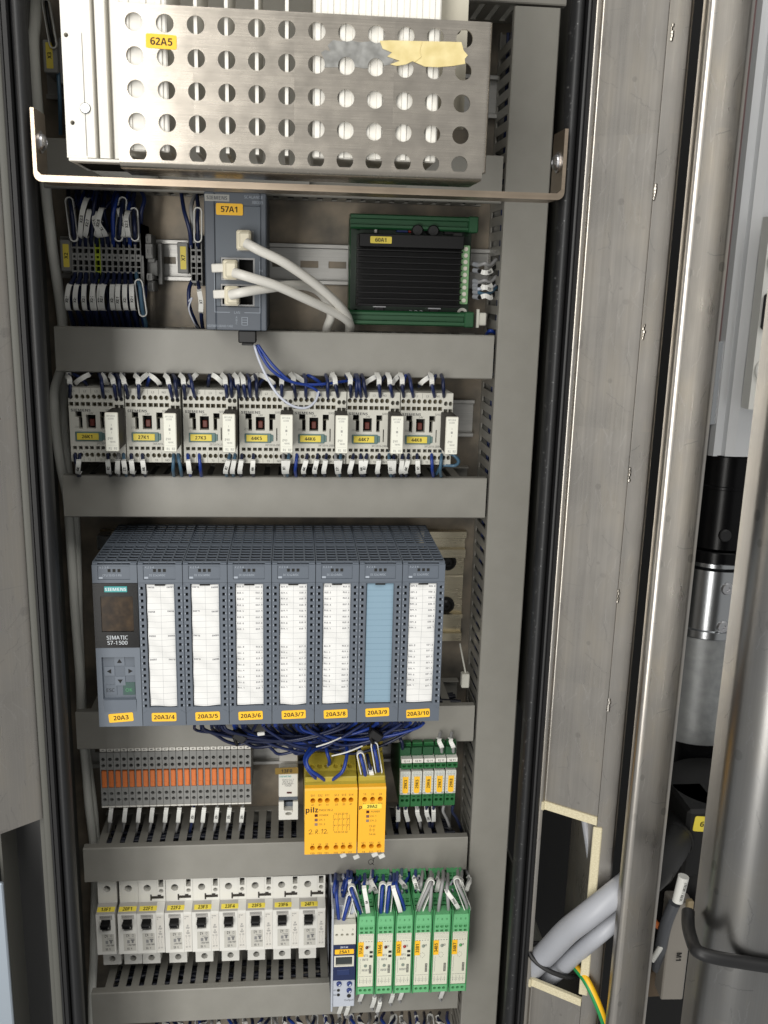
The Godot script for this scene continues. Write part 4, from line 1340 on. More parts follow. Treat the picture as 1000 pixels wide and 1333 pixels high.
func switch_row() -> void:
	var first := make_terminal("grey terminal of strip X2, first from the left beside the yellow X2 plate", -180.6, false)
	for k in range(1, 12):
		if k == 4:
			make_terminal("yellow-green earth terminal in strip X2", -180.6 + k * 4.72, true)
		else:
			copy(first, Vector3(k * 4.72, 0, 0), "grey terminal of strip X2, %s from the left" % ordinal(k))
	# end bracket with the yellow plate
	for q: Array in [["X2", -187.6, 13.4, "left end bracket of the terminal strip with yellow plate X2"], ["X7", -92.3, 14.2, "grey end bracket with yellow plate X7 left of the switch"]]:
		var t := thing("end_bracket", q[3], "bracket", Vector3(q[1], 0, 8))
		var mb := MB.new()
		mb.box(q[1] - 4.4, q[1] + 4.4, q[2] - 12.6, q[2] + 12.6, 9, 45, 0.7)
		part(t, "body", mb, mat(Color(0.47, 0.47, 0.46), 0.5))
		sticker(t, q[0], Vector3(q[1] + 0.4, q[2], 45), 4.8, 18.5, M.dull_yellow, 3.0, PI / 2)
	var t := thing("end_bracket", "stepped grey end clamp right of terminal strip X2", "bracket", Vector3(-120, -10, 8))
	var mb := MB.new()
	mb.box(-126.4, -124.6, -10, 40, 8, 44)
	part(t, "end_plate", mb, M.terminal)
	for q: Array in [[-123.5, -119, 24, 33, 36], [-123.5, -117.5, 13, 25, 40], [-123, -117, 10, 14, 34], [-124, -115.5, -1, 12, 30], [-123.4, -117.6, -4, 0, 40], [-123.5, -118, -14, -5, 34], [-116, -112.5, -8, 26, 22]]:
		mb.box(q[0], q[1], q[2], q[3], 8, q[4], 0.5)
	for q: Array in [[-121.2, 28.5, 36], [-120.5, 19, 40], [-120.5, -2, 40], [-120.8, -9.5, 34]]:
		mb.face(q[0] - 2.2, q[0] + 2.2, q[1] - 2.8, q[1] + 2.8, q[2] + 1.5, 1.4, [[q[0], q[1], 2.2, 3]])
	part(t, "clamp", mb, M.terminal)
	# two terminals of X7
	for k in 2:
		copy(first, Vector3(97.0 + k * 4.9, 0.6, 0), "grey terminal of pair X7, %s one beside the switch" % ["left", "right"][k])
	# X2 wires
	var top := [["loop", -3, -5], ["tag", 4, 10], ["tag", 4, 5], ["", 3, 6], ["tag", 4, 7], ["tag", -9, 4], ["tag", -10, -2], ["", 0, 6], ["loop", 3, 4], ["tag", -3, -6], ["tag", -4, 3], ["loop", -1, -1]]
	for k in 12:
		var px := 97.0 + 7.2 * k
		var q: Array = top[k]
		var h := [262, 254, 270, 250, 268, 273, 286, 258, 262, 268, 272, 276][k] as float
		lead("dark blue wire into the top of terminal strip X2, %s from the left" % ordinal(k), "wires of terminal strip X2", [at(px, 320, 42), at(px, 312, 47), at(px + q[1] * 0.4, 302, 54 + 1.5 * (k % 3)), at(px + q[1], (h + 300) * 0.5, 58 - 2.0 * (k % 2)), at(px + (q[1] + q[2]) * 0.8, h, 48), at(px + q[2] + q[1], 250, 30), at(px + q[2] + q[1], 236, 20)], 1.75, M.royal if k in [7, 10] else M.navy, q[0], 0.24, 0.68, ["", "X2:3", "X2:7", "", "X2:8", "X2:1", "X2", "", "", "X2:9", "X2:2", ""][k])
	for k in 12:
		var px := 97.5 + 7.3 * k
		var dx: float = [-9, -6, -2, 3, -6, -4, -8, -2, -2, 0, 2, 6][k]
		var kind := "loop" if k == 11 else "tag"
		lead("dark blue wire out of the bottom of terminal strip X2, %s from the left" % ordinal(k) if k < 11 else "light blue wire with edge-on white sleeve under terminal strip X2", "wires of terminal strip X2", [at(px, 353, 42), at(px + dx * 0.1, 362, 48), at(px + dx * 0.7, 372, 55), at(px + dx, 388, 56 - (k % 2) * 2), at(px + dx + 2, 404, 50), at(px + dx + 6, 420, 40), at(px + dx + 8, 434, 30)], 1.75, M.teal_wire if k == 11 else M.navy, kind, 0.3, 0.72, ["X2:1", "X2:6", "X2:3", "X2:8", "X2:7", "X2:4", "X2:9", "X2:3", "X2:10", "X2:2", "X2:6", ""][k])
	for k in 14:
		var px := 94.0 + 7.0 * k + rng.randf_range(-2, 2)
		lead("plain dark blue wire behind the sleeves above strip X2, %s from the left" % ordinal(k), "wires of terminal strip X2", [at(px, 312, 30), at(px + rng.randf_range(-4, 4), 296, 38), at(px + rng.randf_range(-9, 9), 276, 44), at(px + rng.randf_range(-9, 12), 258, 40), at(px + rng.randf_range(-6, 10), 244, 26)], 1.7, [M.navy, M.blue, M.royal][k % 3])
		lead("plain dark blue wire behind the tags below strip X2, %s from the left" % ordinal(k), "wires of terminal strip X2", [at(px + 2, 360, 30), at(px + rng.randf_range(-3, 6), 380, 40), at(px + rng.randf_range(-3, 9), 400, 42), at(px + rng.randf_range(-2, 12), 418, 36), at(px + 8, 434, 24)], 1.7, [M.navy, M.blue, M.navy][k % 3])
	for q: Array in [["navy wire left of the pair bent above terminals X7", [at(249, 322, 42), at(247, 300, 50), at(240, 275, 48), at(236, 250, 30)], M.blue, ""], ["black wire with white edge-on sleeve above terminals X7", [at(258, 322, 42), at(258, 315, 48), at(257.5, 300, 52), at(257, 285, 52), at(258, 270, 44), at(256, 250, 26)], M.navy, "loop"], ["grey wire curving behind the X7 terminals", [at(247, 320, 40), at(250, 290, 46), at(249, 268, 44), at(256, 250, 24)], M.grey_wire, ""], ["dark blue wire below terminals X7 with white tag", [at(258, 366, 42), at(259, 374, 50), at(262, 392, 50), at(262, 410, 46), at(264, 428, 34)], M.navy, "tag"], ["dark blue wire hanging left below terminals X7", [at(250, 366, 42), at(246, 378, 50), at(247, 400, 50), at(254, 418, 44), at(260, 430, 30)], M.blue, ""], ["thin white wire curving below terminals X7", [at(246, 392, 54), at(250, 388, 56), at(246, 402, 54), at(253, 420, 48), at(258, 426, 40)], M.white_wire, ""]]:
		lead(q[0], "wires of terminal pair X7", q[1], 1.7 if q[2] != M.white_wire else 0.7, q[2], q[3], 0.28, 0.75, "X7" if q[3] == "tag" else "")

	# blue-grey network switch
	t = thing("network_switch", "blue-grey network switch tagged 57A1 with three white plugs", "switch", Vector3(-45, -41, 8))
	mb = MB.new()
	mb.box(-68.2, -21, -41, 62.6, 8, 98, 0.8)
	part(t, "housing", mb, M.switch)
	mb = MB.new()
	mb.box(-68.2, -60.2, -41, 62.6, 98, 110, 0.8)
	mb.box(-25.6, -21, -41, 62.6, 98, 110, 0.8)
	mb.box(-60.2, -25.6, 52.6, 62.6, 98, 109.8, 0.6)
	mb.box(-60.2, -25.6, -41, -22.6, 98, 109.8, 0.6)
	part(t, "bezel", mb, M.switch)
	mb = MB.new()
	mb.face(-60, -25.8, -22.5, 52.5, 109.2, 11, [[-37.5, 27, 13.4, 15.5], [-43.2, 5.8, 26.4, 17.4], [-43.6, -14.0, 26.4, 17]])
	part(t, "panel", mb, M.switch_panel)
	for q: Array in [[-37.5, 27, 13.2, 15.3], [-43.2, 5.8, 26.2, 17.2], [-43.6, -14.0, 26.2, 16.8]]:
		mb = MB.new()
		var n := 1 if q[2] < 20 else 2
		var hs := []
		for k in n: hs.append([q[0] + (k - (n - 1) * 0.5) * 12.6, q[1], 11, q[3] - 2.6])
		mb.face(q[0] - q[2] / 2, q[0] + q[2] / 2, q[1] - q[3] / 2, q[1] + q[3] / 2, 108.4, 9, hs)
		mb.box(q[0] - q[2] / 2, q[0] + q[2] / 2, q[1] - q[3] / 2, q[1] + q[3] / 2, 98.3, 99.2)
		var port := part(t, "socket", mb, mat(Color(0.5, 0.5, 0.5), 0.35, 0.7))
		mb = MB.new()
		for k in n:
			mb.box(q[0] + (k - (n - 1) * 0.5) * 12.6 - 5.4, q[0] + (k - (n - 1) * 0.5) * 12.6 + 5.4, q[1] - q[3] / 2 + 1.4, q[1] + q[3] / 2 - 1.4, 99.3, 99.8)
		part(port, "opening", mb, M.void)
	mb = MB.new()
	for q: Array in [[-61.4, -61.0, -27, 3], [-26.4, -26.0, -27, 12], [-61.4, -49.6, -27.4, -27], [-38.4, -26, -27.4, -27]]:
		mb.box(q[0], q[1], q[2], q[3], 110, 110.15)
	part(t, "printed_line", mb, M.pale_ink)
	mb = MB.new()
	mb.box(-67.6, -49, 55.6, 60.6, 110, 110.3)
	var pl := part(t, "maker_plate", mb, mat(Color(0.62, 0.62, 0.6), 0.5))
	text(pl, "SIEMENS", Vector3(-58.3, 58.1, 110.3), 2.7, mat(Color(0.3, 0.31, 0.33), 0.6), 0, true)
	text(t, "SCALANCE", Vector3(-30.6, 59.4, 110), 2.2, M.pale_ink)
	text(t, "XB005", Vector3(-27.6, 55.6, 110), 2.2, M.pale_ink)
	sticker(t, "57A1", Vector3(-49, 50, 110), 20.4, 8.6, M.yellow, 4.3)
	text(t, "LAN", Vector3(-44, -27.2, 110), 2.0, M.pale_ink)
	text(t, "6GK5005-0BA00-1AB2", Vector3(-57.3, -37.8, 110), 1.7, M.pale_ink, 0, false, 0.85)
	text(t, "P4", Vector3(-25.4, 5, 110), 1.8, M.pale_ink)
	for k in 3: text(t, "ABC"[k], Vector3(-44.5, -31 - k * 2.2, 110), 1.6, M.pale_ink)
	mb = MB.new()
	mb.box(-40.6, -40.2, -37, -31, 110, 110.15)
	mb.box(-36.2, -35.8, -37, -31, 110, 110.15)
	for k in 4: mb.box(-40.6, -35.8, -37 + k * 2.0, -36.7 + k * 2.0, 110, 110.15)
	part(t, "printed_symbol", mb, M.pale_ink)
	# plugs and cables
	var plugs := [
		[Vector3(-38, 27.4, 0), [at(320, 316, 128), at(336, 325, 131), at(372, 343, 124), at(412, 371, 104), at(440, 396, 84), at(452, 412, 66), at(455, 424, 50), at(455, 440, 30)], "topmost white network cable, plugged alone into the upper switch socket", false],
		[Vector3(-48.6, 5.2, 0), [at(305, 355, 128), at(322, 360, 132), at(360, 372, 124), at(400, 390, 106), at(430, 404, 86), at(448, 414, 70), at(456, 424, 52), at(452, 440, 30)], "middle white network cable running under the topmost one", true],
		[Vector3(-47.6, -14.4, 0), [at(300, 384, 128), at(318, 380, 131), at(350, 375, 118), at(385, 371, 96), at(410, 376, 78), at(426, 392, 66), at(431, 410, 58), at(426, 426, 46), at(424, 440, 30)], "lowest white network cable, arching behind the other two", true]]
	for q: Array in plugs:
		var c: Vector3 = q[0]
		var k := thing("network_cable", q[2], "cable", c + Vector3(0, 0, 110), "white network cables of the switch")
		mb = MB.new()
		mb.box(c.x - 5.6, c.x + 5.6, c.y - 7.4, c.y + 7.4, 101, 119, 1.2)
		mb.obox(c + Vector3(1, 0, 121.5), Vector3.RIGHT, Vector3.UP, Vector3.BACK, Vector3(4.6, 6, 3.6), 1.6)
		var pp := part(k, "plug", mb, M.plug)
		if q[3]:
			mb = MB.new()
			mb.obox(c + Vector3(-9.6, 1.0, 116), Vector3(1, 0.06, 0), Vector3(-0.06, 1, 0), Vector3.BACK, Vector3(4.6, 3.2, 1.2), 0.6)
			part(pp, "latch_tab", mb, M.white_paint)
		mb = MB.new()
		var sp: Array = spline(q[1], 8)
		mb.tube(sp, 3.7, 14)
		part(k, "sheath", mb, M.patch)
	# plug under the switch with its two wires
	t = thing("power_plug", "small black power plug under the blue-grey switch", "plug", Vector3(-36, -52, 100))
	mb = MB.new()
	mb.box(-43.6, -29.6, -51, -41.3, 88, 106, 0.8)
	mb.box(-41, -32, -53, -51, 90, 104, 0.5)
	part(t, "body", mb, M.black)
	lead("bright blue supply wire looping down from the black plug to the contactors", "supply wires of the switch", [at(334, 449, 96), at(340, 462, 98), at(352, 480, 99), at(370, 493, 97), at(392, 500, 92), at(420, 500, 86), at(450, 496, 76), at(470, 492, 60)], 1.3, M.royal)
	lead("second blue supply wire hanging beside the first from the black plug", "supply wires of the switch", [at(336, 449, 98), at(345, 462, 99), at(358, 478, 100), at(378, 496, 98), at(398, 501, 92), at(412, 508, 88), at(416, 515, 84)], 1.2, M.royal)
	lead("pale blue-white supply wire looping lowest over the contactors", "supply wires of the switch", [at(331, 449, 98), at(337, 468, 100), at(348, 492, 102), at(362, 514, 104), at(380, 528, 103), at(398, 531, 99), at(410, 523, 94), at(415, 510, 88)], 1.1, M.white_wire)

	# green board carrier
	t = thing("amplifier_board", "green board carrier with black finned heat sink tagged 60A1", "circuit board", Vector3(100, -36, 8))
	mb = MB.new()
	mb.box(48, 153.5, -36, 53, 8, 30, 0.8)
	part(t, "tray", mb, M.deep_green)
	for s: float in [-1, 1]:
		mb = MB.new()
		var yy := 8.5 + s * 39.6
		mb.prism(PackedVector2Array([Vector2(-6, 28), Vector2(-6, 46), Vector2(-4.6, 47.6), Vector2(-2.6, 47.6), Vector2(-2, 44), Vector2(2, 44), Vector2(2.6, 49.4), Vector2(5, 49.4), Vector2(6, 48), Vector2(6, 28)]), Vector3(47.4, yy, 0), Vector3.UP * s, Vector3.BACK, Vector3.RIGHT, 108)
		mb.box(147.5, 155.8, yy - 6.6, yy + 6.6, 28, 50, 0.8)
		part(t, "side_channel", mb, M.deep_green)
	mb = MB.new()
	mb.face(48.6, 152.8, -31, 47.6, 36, 1.6, [[55, 42.6, 4, 4, true], [148, 40.5, 4, 4, true], [54, -26, 4, 4, true], [147.5, -26, 4, 4, true]])
	part(t, "circuit_card", mb, M.pcb)
	mb = MB.new()
	mb.lathe(Vector3(147.5, -26, 36), Vector3.BACK, PackedVector2Array([Vector2(4.6, 0), Vector2(4.6, 0.4), Vector2(2.1, 0.4), Vector2(2.1, -1)]), 20)
	part(t, "washer", mb, M.white_paint)
	mb = MB.new()
	mb.box(53.5, 142.6, -21.5, 37.6, 36.1, 44)
	mb.box(54.2, 142.8, 27.2, 38, 44, 58, 0.6)
	part(t, "heat_sink", mb, M.anodised)
	for k in 10:
		mb = MB.new()
		mb.box(53.6, 142.4, 24.2 - k * 4.95, 25.5 - k * 4.95, 44, 58, 0.3)
		part(t, "fin", mb, M.anodised)
	sticker(t, "60A1", Vector3(72.5, 33.0, 58), 18, 5.6, M.dull_yellow, 3.2)
	mb = MB.new()
	mb.box(143.0, 150.0, -18, 31, 36.1, 48, 0.5)
	part(t, "screw_terminal", mb, M.pale_green)
	for k in 9:
		mb = MB.new()
		mb.lathe(Vector3(146.4, 28 - k * 5.35, 48), Vector3.BACK, PackedVector2Array([Vector2(1.9, -0.1), Vector2(1.9, 0.5), Vector2(1.4, 0.9), Vector2(0, 0.9)]), 12)
		mb.obox(Vector3(146.4, 28 - k * 5.35, 48.95), Vector3(0.8, 0.6, 0), Vector3(-0.6, 0.8, 0), Vector3.BACK, Vector3(1.7, 0.25, 0.12))
		part(t, "screw", mb, M.cream_light)
	for q: Array in [[92, 43, 5, 2.6, M.knob], [69.5, 41, 1.2, 1.6, M.white_paint], [98.5, 41.5, 1.2, 1.2, M.red], [132, 42, 4, 2.4, M.black], [140, 40, 4, 1.4, M.grey_ink]]:
		mb = MB.new()
		mb.box(q[0] - q[2], q[0] + q[2], q[1] - q[3], q[1] + q[3], 36.1, 41, 0.4)
		part(t, "component", mb, q[4])
	for x: float in [104, 117.5]:
		mb = MB.new()
		mb.cyl(Vector3(x, 42, 36.1), Vector3.BACK, 4.8, 14, 18, 0.8)
		mb.lathe(Vector3(x, 41.5, 50), Vector3.BACK, PackedVector2Array([Vector2(1.5, 0), Vector2(1.5, 0.3), Vector2(0.8, 0.3), Vector2(0.8, 0)]), 10)
		part(t, "capacitor", mb, M.black)
	for q: Array in [[74, -25], [122, -25.5]]:
		mb = MB.new()
		mb.box(q[0] - 5.5, q[0] + 5.5, q[1] + 2.6, q[1] + 3.6, 36.1, 42)
		for k in 3: mb.box(q[0] - 3.6 + k * 2.2, q[0] - 2.4 + k * 2.2, q[1] - 2.2, q[1] - 0.8, 36.1, 38)
		part(t, "component", mb, M.screw)
		mb = MB.new()
		mb.box(q[0] - 4, q[0] + 4, q[1] - 0.8, q[1] + 2.4, 36.1, 40, 0.3)
		part(t, "component", mb, M.black)
	for k in 6:
		mb = MB.new()
		mb.lathe(Vector3(88 + k * 4.6, -26, 36.1), Vector3.BACK, PackedVector2Array([Vector2(1.7, 0), Vector2(1.7, 0.3), Vector2(1.25, 0.3), Vector2(1.25, 0)]), 12)
		part(t, "printed_ring", mb, M.white_ink if k > 2 else M.grey_ink)
	for k in 7:
		var y := 352 + k * 14.0 if k > 2 else 330 + k * 16.0
		var py: float = [344, 352, 366, 371, 375, 380, 386][k]
		var kind := "tag" if k in [1, 3, 4, 6] else ""
		lead("wire from the screw terminals of the green board, %s from the top" % ordinal(k), "wires of the green board", [at(618, py, 40), at(624, py + 1, 44), at(631, py - 1 + (k % 2) * 4, 48), at(638, py + 1, 44), at(646, py - 6, 36)], 1.6, [M.grey_wire, M.black, M.grey_wire, M.black, M.white_wire, M.teal_wire, M.black][k], kind, 0.35, 0.85, "S60" if k in [1, 4] else "", 4.0)
	t = thing("cable_tie_mount", "small light grey tie mount at the lower right of the green board", "clip", Vector3(164, -38, 40))
	mb = MB.new()
	mb.box(160, 168, -36, -25, 34, 44, 0.8)
	mb.box(159, 161.5, -38, -22, 40, 45, 0.4)
	part(t, "body", mb, M.cream)
	lead("blue wire end under the small tie mount", "", [at(632, 438, 30), at(638, 431, 46), at(645, 434, 40), at(650, 440, 30)], 1.8, M.royal)

# ---------------------------------------------------------------- contactors
func contactor_row() -> void:
	var tags := ["26K1", "27K1", "27K3", "44K5", "44K6", "44K7", "44K8"]
	var left := [-183.6, -138.0, -91.2, -44.9, 0.0, 45.4, 90.8]
	var base_x := -183.6
	var first: Node3D
	var w := 44.6
	for k in 7:
		var name_ := "light grey contactor tagged %s" % tags[k]
		if k == 0:
			var x := base_x
			var t := thing("contactor", name_, "contactor", Vector3(x + w / 2, -153, 8), "row of seven contactors")
			first = t
			var hx := [2.0, 6.6, 11.4, 15.6, 20.6, 24.8, 29.4, 33.8]
			var mb := MB.new()
			mb.box(x, x + w, -153, -91.5, 8, 71, 0.6)
			part(t, "body", mb, M.cream)
			mb = MB.new()
			var holes := []
			for q: float in hx:
				holes.append([x + q, -98.8, 3.6, 4.2, true])
				holes.append([x + q, -104.9, 3.5, 3.4])
				holes.append([x + q + 1.4, -141.2, 3.2, 2.9])
				holes.append([x + q + 1.4, -147.2, 3.6, 4.2, true])
			for q: float in [38.6, 42.6]:
				holes.append([x + q, -100.4, 3.5, 4.2, true])
				holes.append([x + q, -106.6, 3.3, 3.2])
				holes.append([x + q, -147.0, 3.5, 4.2, true])
			holes.append_array([[x + 7.6, -113.4, 5.2, 4.8], [x + 9.0, -120.6, 3.0, 9.6], [x + 17.4, -119.4, 7.6, 11.6], [x + 27.4, -113.4, 5.2, 4.8], [x + 26.4, -120.6, 3.0, 9.6], [x + 31.2, -128.5, 0.9, 11]])
			mb.face(x, x + w, -153, -91.5, 80, 8.8, holes, true, 12)
			part(t, "front", mb, M.cream)
			mb = MB.new()
			for q: float in hx:
				mb.cyl(Vector3(x + q, -98.8, 75.2), Vector3.BACK, 1.75, 0.6, 10)
				mb.cyl(Vector3(x + q + 1.4, -147.2, 75.2), Vector3.BACK, 1.75, 0.6, 10)
				mb.box(x + q - 1.7, x + q + 1.7, -106.5, -103.3, 74, 74.6)
			part(t, "clamp_insert", mb, M.socket)
			mb = MB.new()
			mb.box(x + 4.9, x + 29.9, -125.6, -110.8, 71.2, 71.8)
			part(t, "dark_recess", mb, M.void)
			mb = MB.new()
			mb.box(x + 15.6, x + 19.4, -123.6, -117.6, 72.2, 76.4, 0.5)
			part(t, "position_slider", mb, M.slider)
			mb = MB.new()
			mb.box(x + 4.4, x + 26.4, -135.4, -127.6, 80.1, 81.2, 0.4)
			mb.box(x + 26.4, x + 28.2, -134.2, -128.6, 80.1, 80.9, 0.3)
			part(t, "label_holder", mb, M.holder)
			text(t, "SIEMENS", Vector3(x + 9.6, -109.9, 80), 2.2, M.grey_ink, 0, true, 1.25)
			text(t, "24V", Vector3(x + 17.6, -112.2, 80), 1.0, M.grey_ink)
			text(t, "SIRIUS", Vector3(x + 33.2, -109.8, 80), 1.4, M.grey_ink)
			text(t, "3RT2016-2BB42", Vector3(x + 29, -137.4, 80), 1.4, M.grey_ink, 0, false, 0.9)
			text(t, "20E", Vector3(x + 5.8, -123.8, 80), 1.5, mat(Color(0.55, 0.55, 0.52), 0.6))
			for q: Array in [["L1", 4.3], ["L2", 13.4], ["L3", 22.6], ["NO", 31.6]]:
				text(t, q[0], Vector3(x + q[1], -94.2, 80), 1.5, M.grey_ink)
			for q: Array in [["T1", 5.6], ["T2", 14.8], ["T3", 24], ["NO", 33]]:
				text(t, q[0], Vector3(x + q[1], -151.2, 80), 1.4, M.grey_ink)
			mb = MB.new()
			for q: float in [9.0, 18.2, 27.2, 36.2]:
				mb.box(x + q, x + q + 0.2, -96, -91.7, 80, 80.08)
				mb.box(x + q + 1.2, x + q + 1.4, -152.8, -144, 80, 80.08)
			part(t, "printed_line", mb, M.grey_ink)
		else:
			copy(first, Vector3(left[k] - base_x, 0, 0), name_)
	var n := 0
	for c: Node in get_children():
		if String(c.name).begins_with("contactor") and c is Node3D:
			var lx: float = left[n]
			for h in c.get_children():
				if h.name.begins_with("label_holder"):
					var mb := MB.new()
					var cx := lx + 14.6
					mb.box(cx - 8.8, cx + 8.8, -134.3, -128.7, 81.3, 81.8, 0.2)
					var o := MeshInstance3D.new()
					o.name = "tag_plate"
					o.mesh = mesh_of(mb, (c as Node3D).position)
					o.material_override = M.dull_yellow
					h.add_child(o, true)
					text(c as Node3D, tags[n], Vector3(cx - 0.4, -131.5, 81.8), 2.9, M.ink, 0, true)
			n += 1
	# surge suppressors plugged on the right end of every contactor
	var sup: Node3D
	for k in 7:
		var name_ := "white-fronted suppressor module plugged on contactor %s" % tags[k]
		if k == 0:
			var x := base_x
			var t := thing("suppressor", name_, "suppressor", Vector3(x + 39, -138, 80), "suppressor modules on the contactors")
			sup = t
			var mb := MB.new()
			mb.box(x + 34.6, x + 44.7, -138, -107.4, 80.2, 108.5, 0.5)
			part(t, "housing", mb, M.brown)
			mb = MB.new()
			mb.box(x + 34.3, x + 44.8, -138.6, -107.2, 108.5, 111, 0.7)
			part(t, "front_cap", mb, M.cream_light)
			card(t, "printed_face", x + 34.9, x + 44.2, -138, -107.8, 111.06, M.cards[4])
		else:
			copy(sup, Vector3(left[k] - base_x, 0, 0), name_)
	# wires: pixel column where each enters, which contactor, marker
	var tops := [[91, 0, "tag"], [134.5, 0, ""], [150.5, 0, "tag"], [156.7, 0, ""], [166.7, 1, "tag"], [181, 1, "tag"], [223.7, 1, "tag"], [230.5, 1, ""], [241, 2, "tag"], [253.5, 2, ""], [295.5, 2, "tag"], [302, 2, ""], [312, 3, "tag"], [319.5, 3, "tag"], [326, 3, ""], [334.5, 3, ""], [367, 3, "tag"], [385, 4, "tag"], [398.5, 4, ""], [427, 4, ""], [440, 4, "tag"], [457, 5, "tag"], [464, 5, ""], [470, 5, ""], [477, 5, ""], [495, 5, "tag"], [511, 5, "tag"], [525.6, 6, "tag"], [538, 6, ""], [565.6, 6, "tag"], [578, 6, ""]]
	var seen := {}
	for q: Array in tops:
		var i: int = seen.get(q[1], 0)
		seen[q[1]] = i + 1
		var x: float = q[0]
		var lean := rng.randf_range(-5, 1)
		lead("dark blue wire into the top of contactor %s, %s from its left" % [tags[q[1]], ordinal(i)], "wires above the contactors", [at(x, 519, 75), at(x, 515, 81), at(x + lean * 0.4, 508, 87), at(x + lean * 0.8, 500, 88), at(x + lean, 494, 84), at(x + lean - 2, 489, 74), at(x + lean - 3, 486, 60)], 1.55, M.blue if i % 3 else M.navy, q[2], 0.46, 0.92, "")
	var cr := RandomNumberGenerator.new()
	cr.seed = 31
	for k in 26:
		var px := 100.0 + k * 18.6 + cr.randf_range(-6, 6)
		var dx := cr.randf_range(-14, 14)
		lead("dark blue wire lying behind the contactor tops, %s from the left" % ordinal(k), "wires above the contactors", [at(px, 503, 62), at(px + dx * 0.3, 497, 70), at(px + dx, 491, 72), at(px + dx * 1.6, 487, 66), at(px + dx * 2, 482, 52)], 1.5, [M.navy, M.blue, M.royal][k % 3], "tag" if k % 2 == 0 else "", 0.15, 0.75)
	var bots := [[97.7, 0, "", 0], [104, 0, "tag", 0], [140.5, 0, "tag", 0], [154, 0, "tag", 2], [161, 0, "tag", 1], [171, 1, "tag", 0], [185.5, 1, "tag", 0], [226, 1, "", 1], [232, 1, "", 1], [244.5, 2, "tag", 3], [259.5, 2, "", 3], [299, 2, "tag", 1], [306, 2, "tag", 1], [315, 3, "tag", 0], [330, 3, "tag", 0], [369, 3, "tag", 2], [376, 3, "tag", 1], [386.5, 4, "", 3], [400, 4, "tag", 0], [413.6, 4, "tag", 0], [425, 4, "tag", 0], [437, 4, "tag", 2], [443.5, 4, "tag", 1], [460, 5, "tag", 0], [469.6, 5, "tag", 0], [477.6, 5, "tag", 0], [493.6, 5, "tag", 0], [506.4, 5, "tag", 1], [513, 5, "tag", 0], [524, 6, "tag", 0], [532, 6, "tag", 0], [543, 6, "tag", 0], [562, 6, "", 3], [575, 6, "", 1]]
	seen = {}
	for q: Array in bots:
		var i: int = seen.get(q[1], 0)
		seen[q[1]] = i + 1
		var x: float = q[0]
		var lean := rng.randf_range(-5, 4)
		lead("%s wire under contactor %s, %s from its left" % [["dark blue", "light blue", "grey", "blue"][q[3]], tags[q[1]], ordinal(i)], "wires below the contactors", [at(x, 588, 75), at(x, 593, 81), at(x + lean * 0.3, 599, 85), at(x + lean * 0.7, 606, 85), at(x + lean, 612, 82), at(x + lean + 1, 618, 72), at(x + lean + 2, 624, 54)], 1.5, [M.navy, M.teal_wire, M.grey_wire, M.royal][q[3]], q[2], 0.3, 0.78, ["", "44:1", "K5", "", "27:3"][i % 5])
	lead("light blue wire looping out to the right of contactor 44K8", "wires below the contactors", [at(582, 590, 75), at(590, 592, 84), at(597, 600, 84), at(592, 606, 80), at(576, 606, 78), at(570, 614, 70), at(566, 620, 56)], 1.5, M.teal_wire)

# ---------------------------------------------------------------- programmable controller: processor and seven modules
func grille(t: Node3D, x: float) -> void:
	# ventilated top of a module: four columns of slots, a plain band, then more slots
	var mb := MB.new()
	var holes := []
	for c in 4:
		for r in 6:
			holes.append([4.3 + c * 8.6, 6.0 + r * 7.6, 7.4, 6.2])
		for r in 8:
			holes.append([4.3 + c * 8.6, 58.0 + r * 7.2, 7.4, 5.9])
	# measured from the front edge towards the plate
	mb.plate(Vector3(x + 0.3, -219.8, 147.5), Vector3.RIGHT, Vector3.FORWARD, Vector3.UP, 34.4, 117, 1.0, holes)
	part(t, "vent_grille", mb, M.plc)
	mb = MB.new()
	mb.box(x + 1.3, x + 33.7, -243.5, -242.2, 32, 140)
	part(t, "inside", mb, M.void)

func head(t: Node3D, x: float, code: String) -> void:
	# strip with the lamps above the front flap
	var mb := MB.new()
	mb.face(x + 0.25, x + 34.75, -236.4, -221.6, 150, 6, [[x + 17, -228.0, 25, 11.4]])
	mb.box(x + 4.6, x + 29.4, -233.6, -222.2, 145, 149.2)
	mb.box(x + 0.4, x + 4.5, -221.6, -220.4, 143, 149.6, 0.3)
	mb.box(x + 29.5, x + 34.6, -221.6, -220.4, 143, 149.6, 0.3)
	part(t, "head_strip", mb, M.plc)
	mb = MB.new()
	mb.box(x + 6, x + 28, -222.4, -221.2, 141, 149.3, 0.2)
	for k in 3: mb.box(x + 8.5 + k * 7, x + 9.3 + k * 7, -221.5, -220.4, 141, 148)
	part(t, "latch", mb, M.plc_dark)
	for k in 3:
		mb = MB.new()
		mb.box(x + 12.2 + k * 3.8, x + 14.4 + k * 3.8, -227.6, -225.2, 149.2, 149.5)
		part(t, "lamp", mb, M.hole)
	text(t, code, Vector3(x + 15.4, -230.4, 149.2), 1.6, M.pale_ink, 0, false, 0.9)
	text(t, "X 2 3 4", Vector3(x + 9.4, -223.8, 149.2), 1.1, M.pale_ink)
	mb = MB.new()
	mb.box(x + 5.2, x + 8.2, -233.2, -231.6, 149.2, 149.4)
	part(t, "printed_mark", mb, M.pale_ink)

